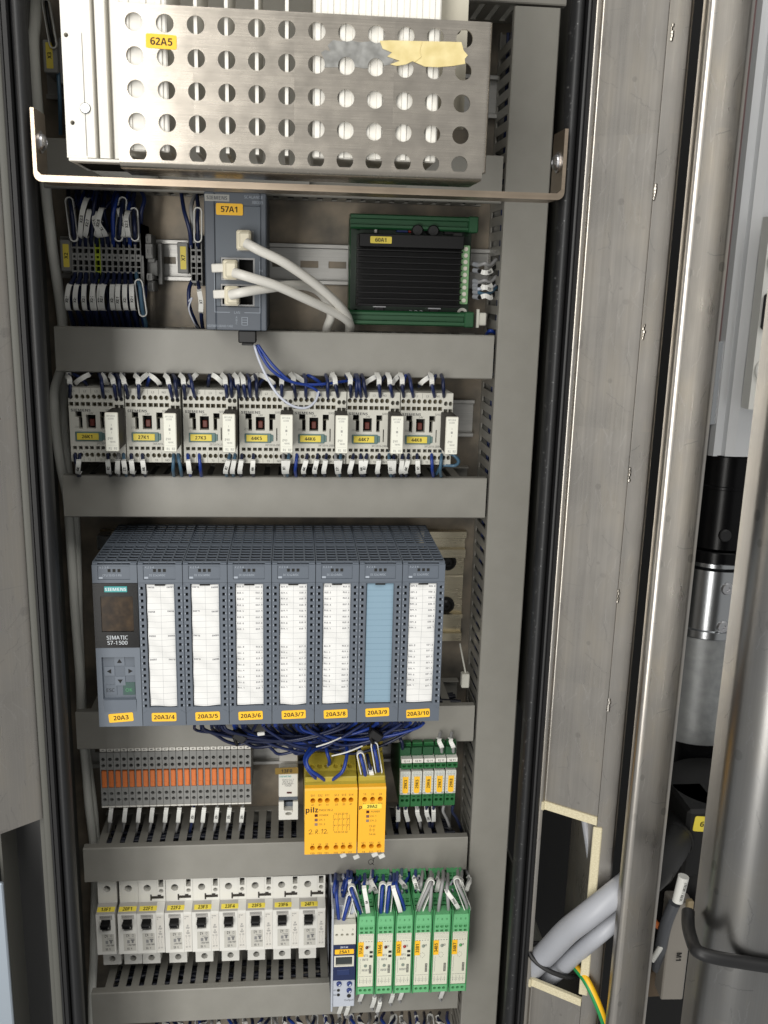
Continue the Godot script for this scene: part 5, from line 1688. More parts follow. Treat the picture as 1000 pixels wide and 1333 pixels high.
func controller_row() -> void:
	var x0 := -156.7
	# processor
	var t := thing("controller", "blue-grey processor module tagged 20A3 with black display panel and arrow keys", "controller", Vector3(x0 + 17, -360, 12))
	var x := x0
	var mb := MB.new()
	mb.box(x + 0.2, x + 34.8, -356, -244, 12, 142, 0.6)
	mb.box(x + 0.2, x + 1.2, -244, -219.9, 30, 143)
	mb.box(x + 33.8, x + 34.8, -244, -219.9, 30, 143)
	part(t, "housing", mb, M.plc)
	grille(t, x)
	head(t, x, "CPU 1513-1 PN")
	mb = MB.new()
	mb.face(x + 0.2, x + 34.8, -290.6, -236.6, 150.4, 6, [[x + 18.4, -262.2, 25, 29.6]])
	part(t, "display_panel", mb, M.gloss_black)
	mb = MB.new()
	mb.box(x + 6, x + 30.8, -276.8, -247.6, 146, 149.6)
	part(t, "screen", mb, M.screen)
	mb = MB.new()
	mb.box(x + 9.2, x + 26.8, -243.8, -239.0, 150.4, 150.8, 0.1)
	var pl := part(t, "maker_plate", mb, M.petrol)
	text(pl, "SIEMENS", Vector3(x + 18, -241.4, 150.8), 2.6, M.white_ink, 0, true, 1.1)
	text(t, "SIMATIC", Vector3(x + 17.6, -281.9, 150.4), 3.2, M.white_ink)
	text(t, "S7-1500", Vector3(x + 17.6, -286.3, 150.4), 3.2, M.white_ink)
	# flap with the key field
	mb = MB.new()
	mb.face(x + 0.2, x + 34.8, -359.4, -290.8, 150, 6, [[x + 17.4, -317, 26, 36.4]])
	mb.prism(PackedVector2Array([Vector2(-361.0, 143), Vector2(-359.5, 149.7), Vector2(-359.5, 143)]), Vector3(x + 0.2, 0, 0), Vector3.UP, Vector3.BACK, Vector3.RIGHT, 34.6)
	part(t, "flap", mb, M.plc_light)
	mb = MB.new()
	mb.box(x + 4.4, x + 30.4, -335.2, -298.8, 143, 147.4)
	var key := part(t, "key_field", mb, M.plc)
	# scoop below the keys
	mb = MB.new()
	mb.prism(PackedVector2Array([Vector2(-335.4, 147.5), Vector2(-335.4, 151.4), Vector2(-346.4, 150.1)]), Vector3(x + 5, 0, 0), Vector3.UP, Vector3.BACK, Vector3.RIGHT, 25.5)
	part(t, "finger_ledge", mb, M.plc_light)
	for q: Array in [[0, 9.2, 0], [-8.2, 0.6, 1], [8.2, 0.6, 2], [0, -8.0, 3]]:
		var c := Vector3(x + 18 + q[0], -312.4 + q[1], 147.4)
		mb = MB.new()
		mb.box(c.x - 4.2, c.x + 4.2, c.y - 4.0, c.y + 4.0, 147.4, 148.0, 0.2)
		var ky := part(t, "arrow_key", mb, M.plc_light)
		mb = MB.new()
		var d := [Vector2(0, 1), Vector2(-1, 0), Vector2(1, 0), Vector2(0, -1)][q[2]] as Vector2
		var p := Vector2(-d.y, d.x)
		mb.prism(PackedVector2Array([d * 2.0, -d * 1.4 + p * 2.0, -d * 1.4 - p * 2.0]), c + Vector3(0, 0, 0.6), Vector3.RIGHT, Vector3.UP, Vector3.BACK, 0.15)
		part(ky, "arrow", mb, M.ink)
	mb = MB.new()
	mb.box(x + 6.4, x + 15.2, -332.6, -323.6, 147.4, 147.9, 0.2)
	var ky := part(t, "escape_key", mb, M.plc)
	text(ky, "ESC", Vector3(x + 10, -328.2, 147.9), 3.0, M.ink)
	mb = MB.new()
	mb.box(x + 20, x + 29.6, -332.6, -321.6, 147.4, 147.9, 0.2)
	ky = part(t, "confirm_key", mb, mat(Color(0.2, 0.31, 0.29), 0.5))
	text(ky, "OK", Vector3(x + 24.6, -328.2, 147.9), 3.0, M.green)
	sticker(t, "20A3", Vector3(x + 17.8, -351.4, 150), 19.6, 7.6, M.yellow, 3.9, 0, 0.07)
	# modules
	var first: Node3D
	var spec := [["20A3/4", 0, "E", 256, "its ruled paper strip beside the processor"], ["20A3/5", 0, "E", 272, "a sparsely printed paper strip"], ["20A3/6", 1, "E", 10, "a densely printed strip, fourth unit from the left"], ["20A3/7", 1, "E", 14, "a densely printed strip, fifth unit from the left"], ["20A3/8", 1, "A", 10, "a white strip wavy at its foot"], ["20A3/9", 2, "A", 0, "a plain blue strip"], ["20A3/10", 1, "E", 24, "a white strip, at the right end"]]
	for k in 7:
		x = x0 + 35.0 * (k + 1)
		var name_ := "blue-grey module tagged %s with %s" % [spec[k][0], spec[k][4]]
		if k == 0:
			t = thing("io_module", name_, "module", Vector3(x + 17, -360, 12), "input and output modules of the controller")
			first = t
			mb = MB.new()
			mb.box(x + 0.2, x + 34.8, -356, -244, 12, 142, 0.6)
			mb.box(x + 0.2, x + 1.2, -244, -219.9, 30, 143)
			mb.box(x + 33.8, x + 34.8, -244, -219.9, 30, 143)
			part(t, "housing", mb, M.plc)
			grille(t, x)
			head(t, x, "DI 32x24VDC")
			# flap: frame with the two pin columns
			mb = MB.new()
			var holes := []
			for i in 20:
				holes.append([x + 3.0, -240.9 - i * 5.3, 2.0, 2.6])
				holes.append([x + 31.9, -240.9 - i * 5.3, 2.0, 2.6])
			holes.append([x + 17, -290.2, 22.6, 105.6])
			mb.face(x + 0.25, x + 34.75, -359.4, -236.6, 150, 4, holes)
			mb.prism(PackedVector2Array([Vector2(-361.0, 143), Vector2(-359.5, 149.7), Vector2(-359.5, 143)]), Vector3(x + 0.25, 0, 0), Vector3.UP, Vector3.BACK, Vector3.RIGHT, 34.5)
			mb.box(x + 5.4, x + 5.9, -343, -237.4, 150, 150.7)
			mb.box(x + 28.1, x + 28.6, -343, -237.4, 150, 150.7)
			part(t, "flap", mb, M.plc)
			mb = MB.new()
			mb.box(x + 1.2, x + 4.6, -346, -238, 145, 146.2)
			mb.box(x + 30.4, x + 33.6, -346, -238, 145, 146.2)
			part(t, "pin_row", mb, M.void)
			mb = MB.new()
			for s: float in [0, 1]:
				for q: float in [0, 1]:
					var ex := x + (0.5 if s < 0.5 else 34.5)
					var ix := x + (4.6 if s < 0.5 else 30.4)
					var yy := -237.2 if q < 0.5 else -345.5
					var yo := yy - 3.2 if q < 0.5 else yy - 2.6
					var a := Vector3(ix, yy if q < 0.5 else yy, 150.1)
					var b := Vector3(ex, yo, 150.1)
					if q < 0.5:
						a = Vector3(ix, yo, 150.1)
						b = Vector3(ex, yy, 150.1)
					mb.tube([a, b], 0.22, 5)
			part(t, "edge_line", mb, M.plc_light)
			mb = MB.new()
			for i in 20:
				mb.box(x + 1.2, x + 1.7, -241.6 - i * 5.3, -240.2 - i * 5.3, 150, 150.2)
				mb.box(x + 33.2, x + 33.7, -241.6 - i * 5.3, -240.2 - i * 5.3, 150, 150.2)
			part(t, "printed_ticks", mb, M.pale_ink)
			mb = MB.new()
			mb.box(x + 13.2, x + 21.2, -238.8, -237.6, 150, 150.3)
			part(t, "finger_slot", mb, M.hole)
		else:
			t = copy(first, Vector3(35.0 * k, 0, 0), name_)
	var n := 0
	for c: Node in get_children():
		if String(c.name).begins_with("io_module"):
			x = x0 + 35.0 * (n + 1)
			var s: Array = spec[n]
			var pm := printed(strip_paper(s[1], s[2], s[3]), 0.75)
			mb = MB.new()
			mb.box(x + 6.0, x + 28.0, -342.6, -237.8, 146, 146.8)
			part(c as Node3D, "strip_holder", mb, M.plc_light)
			card(c as Node3D, "label_strip", x + 6.6, x + 28.2, -342.4, -238.2, 148.2, pm, 0.0 if s[1] == 2 else 1.5)
			sticker(c as Node3D, s[0], Vector3(x + 17.3 + [0.0, 0.2, 0.2, 0.6, 0.4, 0.2, -0.4][n], -351.6 + [0, 0.2, 0, 0.3, 0.2, 1.0, -0.6][n], 150), 19.8, 7.5, M.yellow, 3.7, 0, [0, 0.02, 0.03, 0.03, 0.04, 0.04, 0.05][n], 1.0 if n < 6 else 0.95)
			n += 1
	# harness hanging from the modules into the duct below
	var hr := RandomNumberGenerator.new()
	hr.seed = 99
	for k in 34:
		var f := k / 33.0
		var px0 := lerpf(252, 430, f) + hr.randf_range(-10, 10)
		var px1 := lerpf(400, 545, pow(hr.randf(), 0.7))
		var sag := lerpf(955, 980, sin(PI * clampf(f, 0.1, 0.9))) + hr.randf_range(-10, 7)
		var z := hr.randf_range(82, 112)
		var mx := (px0 + px1) * 0.5
		lead("dark blue wire of the loose harness under the modules, starting %s from the left" % ordinal(k), "harness under the controller modules", [at(px0, 944, 118), at(px0 + 8, 952, z + 6), at(lerpf(px0, mx, 0.5) + 6, lerpf(952, sag, 0.72), z), at(mx + hr.randf_range(-10, 10), sag, z - 3), at(lerpf(mx, px1, 0.55), lerpf(sag, 950, 0.4), z - 1), at(px1, 948, z + 5), at(px1 + 10, 941, 120)], hr.randf_range(1.25, 1.7), [M.navy, M.blue, M.blue, M.royal][k % 4] if f > 0.3 else M.navy)
	lead("single dark blue wire sagging in a wide loop under modules 20A3/5 and 20A3/6", "", [at(262, 948, 116), at(280, 956, 104), at(295, 965, 98), at(312, 969, 95), at(325, 963, 97), at(329, 952, 104), at(334, 942, 116)], 1.5, M.navy)
	for q: Array in [[452, 980, 20, -5, "thin white wire crossing the front of the harness"], [428, 968, 16, -4, "thin white wire in the left part of the harness"]]:
		lead(q[4], "", [at(q[0] - q[2], q[1] + 4, 114), at(q[0], q[1] - 1, 117), at(q[0] + q[2], q[1] + q[3] - 4, 113)], 0.7, M.marker)
	for q: Array in [[489, 956, "black cable tie round the harness below module 20A3/9"], [312, 958, "dark cable tie end in the left part of the harness"]]:
		mb = MB.new()
		mb.obox(at(q[0], q[1], 112), Vector3(0.8, -0.6, 0), Vector3(0.6, 0.8, 0), Vector3.BACK, Vector3(6, 4, 4), 1)
		mb.tube(spline([at(q[0] - 6, q[1] - 10, 108), at(q[0] - 7, q[1] + 2, 114), at(q[0] - 3, q[1] + 12, 112)]), 1.6, 6)
		solo("cable_tie", mb, M.black, q[2], "cable tie", at(q[0], q[1], 112))
	mb = MB.new()
	mb.obox(at(340, 955, 112), Vector3(1, 0.1, 0), Vector3(-0.1, 1, 0), Vector3.BACK, Vector3(3.2, 1.6, 1.2), 0.5)
	solo("wire_marker", mb, M.marker, "small white wire marker left of the harness middle", "label", at(340, 955, 112))
	mb = MB.new()
	mb.box(159, 166.5, -372, -358, 50, 58, 0.8)
	mb.tube(spline([Vector3(163, -358, 54), Vector3(160, -345, 54), Vector3(157, -330, 50)]), 0.9, 6)
	solo("tie_mount", mb, M.cream, "beige tie mount with a thin strap beside the controller, near the vertical duct", "clip", Vector3(163, -372, 50))
	# small metal rail end above the processor
	mb = MB.new()
	mb.box(-178, -166, -246, -232, 10.2, 24, 1)
	mb.box(-160, -150, -244, -232, 10.2, 26, 1)
	solo("rail_clamp", mb, M.silver, "small metal clamp on the wide rail above the processor", "clamp", Vector3(-170, -246, 10))

# ---------------------------------------------------------------- orange terminals, small breaker, yellow and green relays
func relay_row() -> void:
	var first: Node3D
	for k in 22:
		var x := -177.4 + 3.16
		var name_ := "grey knife terminal with orange lever, %s from the left" % ordinal(k)
		if k == 0:
			var t := thing("knife_terminal", name_, "terminal", Vector3(x, -485, 8), "grey terminals with orange levers")
			first = t
			var mb := MB.new()
			mb.box(x - 3.0, x + 3.0, -486, -428, 8, 55)
			mb.face(x - 3.0, x + 3.0, -484.6, -430, 60, 5.2, [[x, -437, 3.6, 3.6, true], [x, -443.4, 3.6, 3.6, true], [x + 0.4, -456.8, 4.8, 18.4], [x, -472.2, 3.6, 3.4, true], [x, -478.4, 3.6, 3.4, true]])
			part(t, "body", mb, M.terminal)
			mb = MB.new()
			for y: float in [-437, -443.4, -472.2, -478.4]: mb.cyl(Vector3(x, y, 55.1), Vector3.BACK, 1.7, 0.5, 8)
			part(t, "contact_insert", mb, M.void)
			mb = MB.new()
			mb.box(x - 1.8, x + 2.6, -465.4, -448.6, 55.2, 61.2, 0.6)
			mb.box(x - 1.4, x + 2.0, -464, -460, 61.2, 61.6, 0.2)
			part(t, "lever", mb, M.orange)
			mb = MB.new()
			mb.box(x - 2.9, x + 2.9, -429.9, -426.4, 50, 59, 0.3)
			part(t, "marker_cap", mb, M.white_paint)
			mb = MB.new()
			mb.box(x - 3.0, x + 3.0, -486.6, -485.2, 50, 60, 0.2)
			part(t, "lower_edge", mb, M.white_paint)
		else:
			copy(first, Vector3(6.32 * k, 0, 0), name_)
	var nn := 0
	for c: Node in get_children():
		if String(c.name).begins_with("knife_terminal"):
			text(c as Node3D, str(nn % 9 + 1), Vector3(-174.2 + nn * 6.32, -428.2, 59), 2.2, M.ink, PI / 2, true)
			nn += 1
	var xs := [147.5, 166, 184, 201, 219, 236, 254, 268, 285, 301, 318]
	for k in 11:
		var x: float = xs[k]
		var kind := "tag"
		lead("grey wire with white sleeve below the orange terminals, %s from the left" % ordinal(k), "wires below the orange terminals", [at(x - 1, 1046, 50), at(x - 2, 1052, 56), at(x - 3, 1060, 56), at(x - 4, 1070, 52), at(x - 6, 1080, 44), at(x - 8, 1090, 30), at(x - 9, 1098, 16)], 1.3, M.blue if k == 6 else M.grey_wire, kind, 0.12, 0.55, "25:4" if k in [6, 8, 9, 10] else "")
	# single breaker
	var t := thing("fuse_switch", "single beige breaker with its lever down, tagged 13F0", "breaker", Vector3(-3.4, -497, 8))
	var mb := MB.new()
	mb.box(-12.2, 5.6, -500, -412, 8, 52, 0.6)
	mb.box(-11.8, 5.2, -440, -412, 52, 66, 0.6)
	part(t, "body", mb, M.breaker_grey)
	mb = MB.new()
	mb.box(-12.4, 5.6, -473.4, -449.6, 52, 72, 0.7)
	part(t, "front", mb, M.breaker)
	sticker(t, "13F0", Vector3(-5.0, -446.4, 71.2), 21.4, 6.6, M.brown_yellow, 3.4, 0, 0.02)
	mb = MB.new()
	mb.box(-12.2, 5.6, -478, -473.6, 52, 70, 0.5)
	part(t, "lever_hood", mb, M.plc)
	mb = MB.new()
	mb.face(-12.4, 5.6, -497, -478.2, 72, 8, [[-3.4, -482.6, 8.6, 8.8], [-3.2, -490.8, 6.6, 3.4, true]])
	mb.box(-7.4, 0.6, -488.4, -486.8, 66, 73.4, 0.4)
	part(t, "lever_frame", mb, M.breaker)
	mb = MB.new()
	mb.box(-7.6, 0.8, -487, -478.4, 63.2, 65)
	part(t, "lever", mb, M.plc_light)
	mb = MB.new()
	mb.box(-4.8, -0.2, -469.6, -467.8, 72, 72.2)
	part(t, "indicator", mb, M.dark_red)
	text(t, "SIEMENS", Vector3(-6.2, -451.8, 72), 1.7, M.petrol, 0, true, 1.1)
	for k in 4: text(t, ["5SY4113-7", "MCB C13", "230/400V~", "10000"][k], Vector3(-3.8, -455.4 - k * 2.0, 72), 1.2, M.grey_ink)
	# yellow safety relays
	for k in 2:
		var x0: float = [11.2, 58.4][k]
		var x1: float = [57.2, 82.4][k]
		t = thing("safety_relay", ["wide yellow safety relay with handwritten date on its front", "narrow yellow safety relay tagged 29A2"][k], "relay", Vector3((x0 + x1) / 2, -496, 8))
		var cols: Array = [[7.0, 13.4, 19.6, 27.8, 34.2, 40.4], [5.2, 12.2, 19.0]][k]
		mb = MB.new()
		mb.box(x0, x1, -494, -426, 8, 121, 0.8)
		mb.box(x0, x1, -432.6, -399, 8, 62, 0.8)
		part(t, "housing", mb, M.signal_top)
		mb = MB.new()
		var holes := []
		for q: float in cols:
			holes.append([x0 + q, -443.4, 4.6, 5.0, true])
			holes.append([x0 + q, -490.0, 4.6, 4.8, true])
		mb.face(x0, x1, -496.4, -433.6, 130, 9, holes, true, 24)
		mb.prism(PackedVector2Array([Vector2(-433.6, 130), Vector2(-432.2, 128.6), Vector2(-431.2, 121), Vector2(-433.6, 121)]), Vector3(x0, 0, 0), Vector3.UP, Vector3.BACK, Vector3.RIGHT, x1 - x0)
		part(t, "front", mb, M.signal)
		mb = MB.new()
		for q: float in cols:
			mb.cyl(Vector3(x0 + q, -443.4, 121.2), Vector3.BACK, 2.3, 0.6, 12)
			mb.cyl(Vector3(x0 + q, -490.0, 121.2), Vector3.BACK, 2.3, 0.6, 12)
		part(t, "clamp_insert", mb, M.hole)
		# upper terminal stages: sloped shoulder with clamp holes, then square openings
		mb = MB.new()
		var sl := Vector3(0, 0.36, -0.933)
		var sn := Vector3(0, 0.933, 0.36)
		holes = []
		for q: float in cols:
			holes.append([q, 6.5, 4.8, 4.6])
			holes.append([q, 20.5, 4.4, 6, true])
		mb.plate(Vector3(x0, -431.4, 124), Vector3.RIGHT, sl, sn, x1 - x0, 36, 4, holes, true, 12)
		part(t, "upper_shoulder", mb, M.signal_top)
		mb = MB.new()
		mb.plate(Vector3(x0 + 0.6, -431.4, 124) - sn * 4.2, Vector3.RIGHT, sl, sn, x1 - x0 - 1.2, 35, 0.5, [])
		part(t, "clamp_insert", mb, M.void)
		mb = MB.new()
		holes = []
		for q: float in cols: holes.append([q, 9, 4.8, 7])
		mb.plate(Vector3(x0, -419.5, 88), Vector3.RIGHT, Vector3.UP, Vector3.BACK, x1 - x0, 17, 8, holes)
		mb.box(x0, x1, -419.5, -402.6, 60, 79.6)
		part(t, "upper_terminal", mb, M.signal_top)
		var rows: Array = [[["S31", "S32", "S11", "S12", "S13", "S14"], ["A1", "B1", "13", "23", "33", "41"], ["14", "24", "34", "42", "B2", "A2"]], [["13", "23", "24"], ["A1", "S33", "S34"], ["S21", "S22", "A2"]]][k]
		for i in cols.size():
			text(t, rows[0][i], Vector3(x0 + cols[i], -438.4, 130), 2.0, M.brown, 0, false, 0.9)
			text(t, rows[1][i], Vector3(x0 + cols[i], -447.6, 130), 1.5, M.brown)
			text(t, rows[2][i], Vector3(x0 + cols[i], -486.4, 130), 1.5, M.brown)
			text(t, ["Y30", "Y32", "Y31", "Y35", "Y36", "Y37"][i] if k == 0 else ["14", "S11", "S12"][i], Vector3(x0 + cols[i], -495.4, 130), 1.5, M.brown)
		if k == 0:
			text(t, "pilz", Vector3(x0 + 6.0, -452.4, 130), 5.0, M.ink, 0, true)
			text(t, "PNOZ X9.2", Vector3(x0 + 18.4, -452.8, 130), 1.9, M.brown)
		else:
			text(t, "p", Vector3(x0 + 1.8, -450.6, 130), 3.6, M.ink, 0, true)
			sticker(t, "29A2", Vector3(x0 + 12, -450.2, 130), 17, 4.6, M.pale_yellow, 2.9)
		var lx: float = [10.0, 8.2][k]
		for i in 3:
			mb = MB.new()
			var y := -457.8 - i * 4.4 + (0.0 if k == 0 else 2.2)
			mb.box(x0 + lx - 1.3, x0 + lx + 1.3, y - 1.2, y + 1.2, 130, 130.3)
			part(t, "lamp", mb, [M.dark_red, mat(Color(0.45, 0.33, 0.3), 0.4), mat(Color(0.55, 0.47, 0.42), 0.4)][i])
			text(t, ["POWER", "CH. 1", "CH. 2"][i], Vector3(x0 + lx + [6.8, 5.2, 5.2][i], y, 130), 1.7, M.brown)
		mb = MB.new()
		if k == 0:
			for i in 4:
				var cx := x0 + 25.4 + i * 3.9
				for y: float in [-459.6, -465.6, -471.4]: mb.box(cx - 0.1, cx + 0.12, y - 2.0, y + 2.0, 130, 130.1)
				mb.obox(Vector3(cx + 0.7, -462.6, 130.05), Vector3(0.45, 0.9, 0), Vector3(-0.9, 0.45, 0), Vector3.BACK, Vector3(1.5, 0.1, 0.06))
				mb.obox(Vector3(cx + 0.7, -468.6, 130.05), Vector3(0.45, 0.9, 0), Vector3(-0.9, 0.45, 0), Vector3.BACK, Vector3(1.5, 0.1, 0.06))
			for y: float in [-462, -468]: mb.box(x0 + 24.6, x0 + 39.6, y - 0.1, y + 0.1, 130, 130.1)
			mb.box(x0 + 39.4, x0 + 39.6, -473, -457.6, 130, 130.1)
			text(t, "13 23 33 41", Vector3(x0 + 32, -456.8, 130), 1.4, M.brown)
			text(t, "14 24 34 42", Vector3(x0 + 32, -474.8, 130), 1.4, M.brown)
		else:
			for i in 2: mb.box(x0 + 10.6 + i * 3.4, x0 + 10.8 + i * 3.4, -476, -471.4, 130, 130.1)
			mb.box(x0 + 9.8, x0 + 15, -473.8, -473.6, 130, 130.1)
			text(t, "13 23", Vector3(x0 + 12.6, -469.8, 130), 1.4, M.brown)
			text(t, "14 24", Vector3(x0 + 12.6, -478, 130), 1.4, M.brown)
		part(t, "printed_diagram", mb, M.brown)
		if k == 0:
			# felt pen date
			mb = MB.new()
			var pen := [[[0, 3], [1.4, 4.4], [2.6, 3.4], [1.6, 1.2], [0, 0], [3.4, 0.2]], [[4.4, 0.3], [4.6, 0]], [[6.0, 0], [6.4, 3.6], [7.6, 4.0], [7.8, 2.4], [6.6, 2.0], [8.2, 0]], [[9.2, 0.3], [9.4, 0]], [[11.0, 3.4], [12.4, 4.6], [11.6, 0]], [[13.2, 3.2], [14.6, 4.4], [15.6, 3.2], [14.6, 1.4], [13.2, 0.2], [17, 0.6]]]
			for st: Array in pen:
				var l := []
				for q: Array in st: l.append(Vector3(x0 + 3.6 + q[0], -476.0 + q[1], 130.05))
				mb.tube(spline(l, 3), 0.2, 5)
			part(t, "handwriting", mb, M.ink)
	# wires of the yellow relays
	var wl := [["blue wire bowed left over the wide yellow relay", [at(428, 1020, 112), at(418, 1012, 124), at(404, 1002, 128), at(399, 990, 124), at(406, 979, 116), at(418, 972, 104), at(430, 968, 96)], M.royal, "", 0.2, 0.5], ["second blue wire bowed left with a white sleeve end", [at(420, 1021, 112), at(408, 1010, 122), at(399, 998, 124), at(397, 986, 116), at(404, 974, 106)], M.royal, "", 0.2, 0.5], ["blue wire bowed right over the wide yellow relay", [at(426, 1020, 112), at(436, 1013, 122), at(446, 1004, 126), at(450, 992, 122), at(452, 978, 112), at(450, 966, 98)], M.royal, "", 0.2, 0.5], ["short blue wire into the middle of the wide yellow relay", [at(428, 998, 100), at(429, 990, 108), at(426, 980, 108), at(424, 968, 98)], M.royal, "", 0.2, 0.5], ["blue wire in a long white sleeve on the left of the narrow yellow relay", [at(476, 1018, 112), at(476, 1012, 118), at(474, 1000, 122), at(470, 986, 120), at(468, 976, 108), at(468, 966, 96)], M.royal, "loop", 0.14, 0.68], ["blue wire in a long white sleeve on the right of the narrow yellow relay", [at(493, 1014, 104), at(493, 1004, 114), at(491, 990, 118), at(488, 976, 116), at(487, 964, 104), at(488, 952, 96)], M.royal, "loop", 0.2, 0.72], ["grey wire end between the sleeves of the narrow yellow relay", [at(484, 1018, 110), at(484, 1008, 116), at(481, 996, 116), at(478, 982, 106)], M.navy, "tag", 0.2, 0.6]]
	for q: Array in wl: lead(q[0], "wires above the yellow relays", q[1], 1.6, q[2], q[3], q[4], q[5], "", 4.0)
	for q: Array in [[447, 1113, "white marker under the wide yellow relay"], [464, 1115, "white marker between the feet of the two yellow relays"], [488, 1112, "white marker under the left of the narrow yellow relay"], [497, 1114, "tilted white marker under the right of the narrow yellow relay"]]:
		mb = MB.new()
		mb.obox(at(q[0], q[1], 92), Vector3(0.9, 0.4, 0), Vector3(-0.4, 0.9, 0), Vector3.BACK, Vector3(3.0, 2.2, 1.2), 0.5)
		solo("wire_marker", mb, M.marker, q[2], "label", at(q[0], q[1], 92))
	# pen marks on the duct
	mb = MB.new()
	var qc := at(483, 1122, 70)
	mb.tube(spline([qc + Vector3(2, 1.6, 0.1), qc + Vector3(0, 3, 0.1), qc + Vector3(-2.6, 0.6, 0.1), qc + Vector3(-1, -2.6, 0.1), qc + Vector3(2, -1.4, 0.1), qc + Vector3(2.4, 2, 0.1), qc + Vector3(3, 4, 0.1)], 4), 0.25, 5)
	mb.tube([qc + Vector3(0.6, -1, 0.1), qc + Vector3(3, -3.4, 0.1)], 0.25, 5)
	mb.tube([qc + Vector3(0.6, 4.6, 0.1), qc + Vector3(3.6, 3.6, 0.1)], 0.25, 5)
	solo("pen_mark", mb, M.ink, "pen scrawl like a letter Q on the grey duct below the narrow yellow relay", "handwriting", qc)
	# green interface relays
	var tags := ["29K3", "29K5", "29K6", "29K7", "29K8"]
	var rf: Node3D
	for k in 5:
		var name_ := "slim green interface relay tagged %s" % tags[k]
		var x := 99.6
		if k == 0:
			t = thing("interface_relay", name_, "relay", Vector3(x + 5, -476, 8), "row of five slim green relays")
			rf = t
			mb = MB.new()
			mb.box(x, x + 9.8, -477, -420, 8, 82, 0.4)
			part(t, "body", mb, M.deep_green)
			mb = MB.new()
			mb.box(x + 0.1, x + 9.7, -463.6, -440, 82, 90, 0.5)
			part(t, "relay_cap", mb, M.white_paint)
			card(t, "printed_face", x + 0.4, x + 9.4, -463.2, -440.2, 90.06, M.cards[5])
			mb = MB.new()
			mb.face(x, x + 9.8, -476, -464, 88, 6, [[x + 2.8, -470.6, 3.2, 3.2, true], [x + 7.2, -470.6, 3.2, 3.2, true], [x + 2.8, -466.6, 2.4, 0.8], [x + 7.2, -466.6, 2.4, 0.8]])
			mb.box(x, x + 9.8, -477.4, -476.1, 80, 87.6, 0.2)
			part(t, "lower_terminal", mb, M.dark_green)
			mb = MB.new()
			mb.face(x + 0.8, x + 10.6, -437.6, -432.4, 89, 7, [[x + 3.4, -434.6, 3.4, 3.4, true], [x + 8.2, -434.6, 3.4, 3.4, true]])
			for q: float in [3.4, 8.2]: mb.cyl(Vector3(x + q, -434.6, 84), Vector3.BACK, 1.7, 2.6, 10, 0.4)
			part(t, "ejector", mb, M.dark_green)
			mb = MB.new()
			mb.box(x + 0.8, x + 10.6, -432.2, -428, 78, 88.4, 0.3)
			var cp := part(t, "marker_cap", mb, M.white_paint)
			text(cp, "12 11", Vector3(x + 5.8, -430.2, 88.4), 2.0, M.ink, 0, true, 0.9)
			mb = MB.new()
			mb.face(x + 1.6, x + 10.6, -436, -419, 78, 6, [[x + 3.8, -423.8, 3.2, 3.2, true], [x + 8.2, -423.8, 3.2, 3.2, true], [x + 3.8, -431.4, 3.4, 3.6], [x + 8.2, -431.4, 3.4, 3.6], [x + 3.8, -427.6, 2.6, 0.7], [x + 8.2, -427.6, 2.6, 0.7]])
			mb.box(x + 1.6, x + 10.6, -418.8, -417, 72, 77.6, 0.2)
			part(t, "upper_terminal", mb, M.dark_green)
		else:
			copy(rf, Vector3(10.66 * k, 0.1 * k, 0), name_)
	nn = 0
	for c: Node in get_children():
		if String(c.name).begins_with("interface_relay"):
			var x := 99.6 + 10.66 * nn
			mb = MB.new()
			mb.prism(PackedVector2Array([Vector2(-2.7, -8.4), Vector2(-1.2, -9.6), Vector2(1.2, -9.6), Vector2(2.7, -8.4), Vector2(2.7, 7.4), Vector2(-2.7, 7.4)]), Vector3(x + 5, -452.4 + 0.1 * nn, 90.1), Vector3.RIGHT, Vector3.UP, Vector3.BACK, 0.2)
			var p := part(c as Node3D, "label_plate", mb, M.yellow)
			text(p, tags[nn], Vector3(x + 5, -452.6 + 0.1 * nn, 90.3), 2.9, M.ink, PI / 2, true)
			nn += 1
	for q: Array in [[524, 968, "dark wire with grey ferrule into the top of relay 29K3", M.navy, ""], [575, 972, "grey wire with white sleeve into the top of relay 29K7", M.grey_wire, "tag"], [590, 972, "grey wire with white sleeve into the top of relay 29K8", M.grey_wire, "tag"]]:
		lead(q[2], "wires of the slim green relays", [at(q[0], q[1] + 12, 76), at(q[0], q[1], 86), at(q[0] - 3, q[1] - 8, 84), at(q[0] - 2, q[1] - 18, 74)], 1.6, q[3], q[4], 0.3, 0.8, "", 4.0)
	for q: Array in [[519, 1050, 517, 0], [529, 1050, 532, 1], [544, 1050, 548, 2], [556, 1050, 560, 3], [565, 1050, 563, 4], [578, 1050, 586, 5], [590, 1050, 600, 6]]:
		var i: int = q[3]
		lead("dark wire below the slim green relays, %s from the left" % ordinal(i), "wires of the slim green relays", [at(q[0], q[1] - 2, 76), at(q[0] - 1, q[1] + 6, 74), at(lerpf(q[0], q[2], 0.5), q[1] + 16, 64), at(q[2], q[1] + 28, 44), at(q[2] + 2, q[1] + 38, 20)], 1.5, M.grey_wire if i % 3 == 2 else M.navy, "tag" if i < 5 else "", 0.14, 0.6, "29K7" if i == 3 else "")

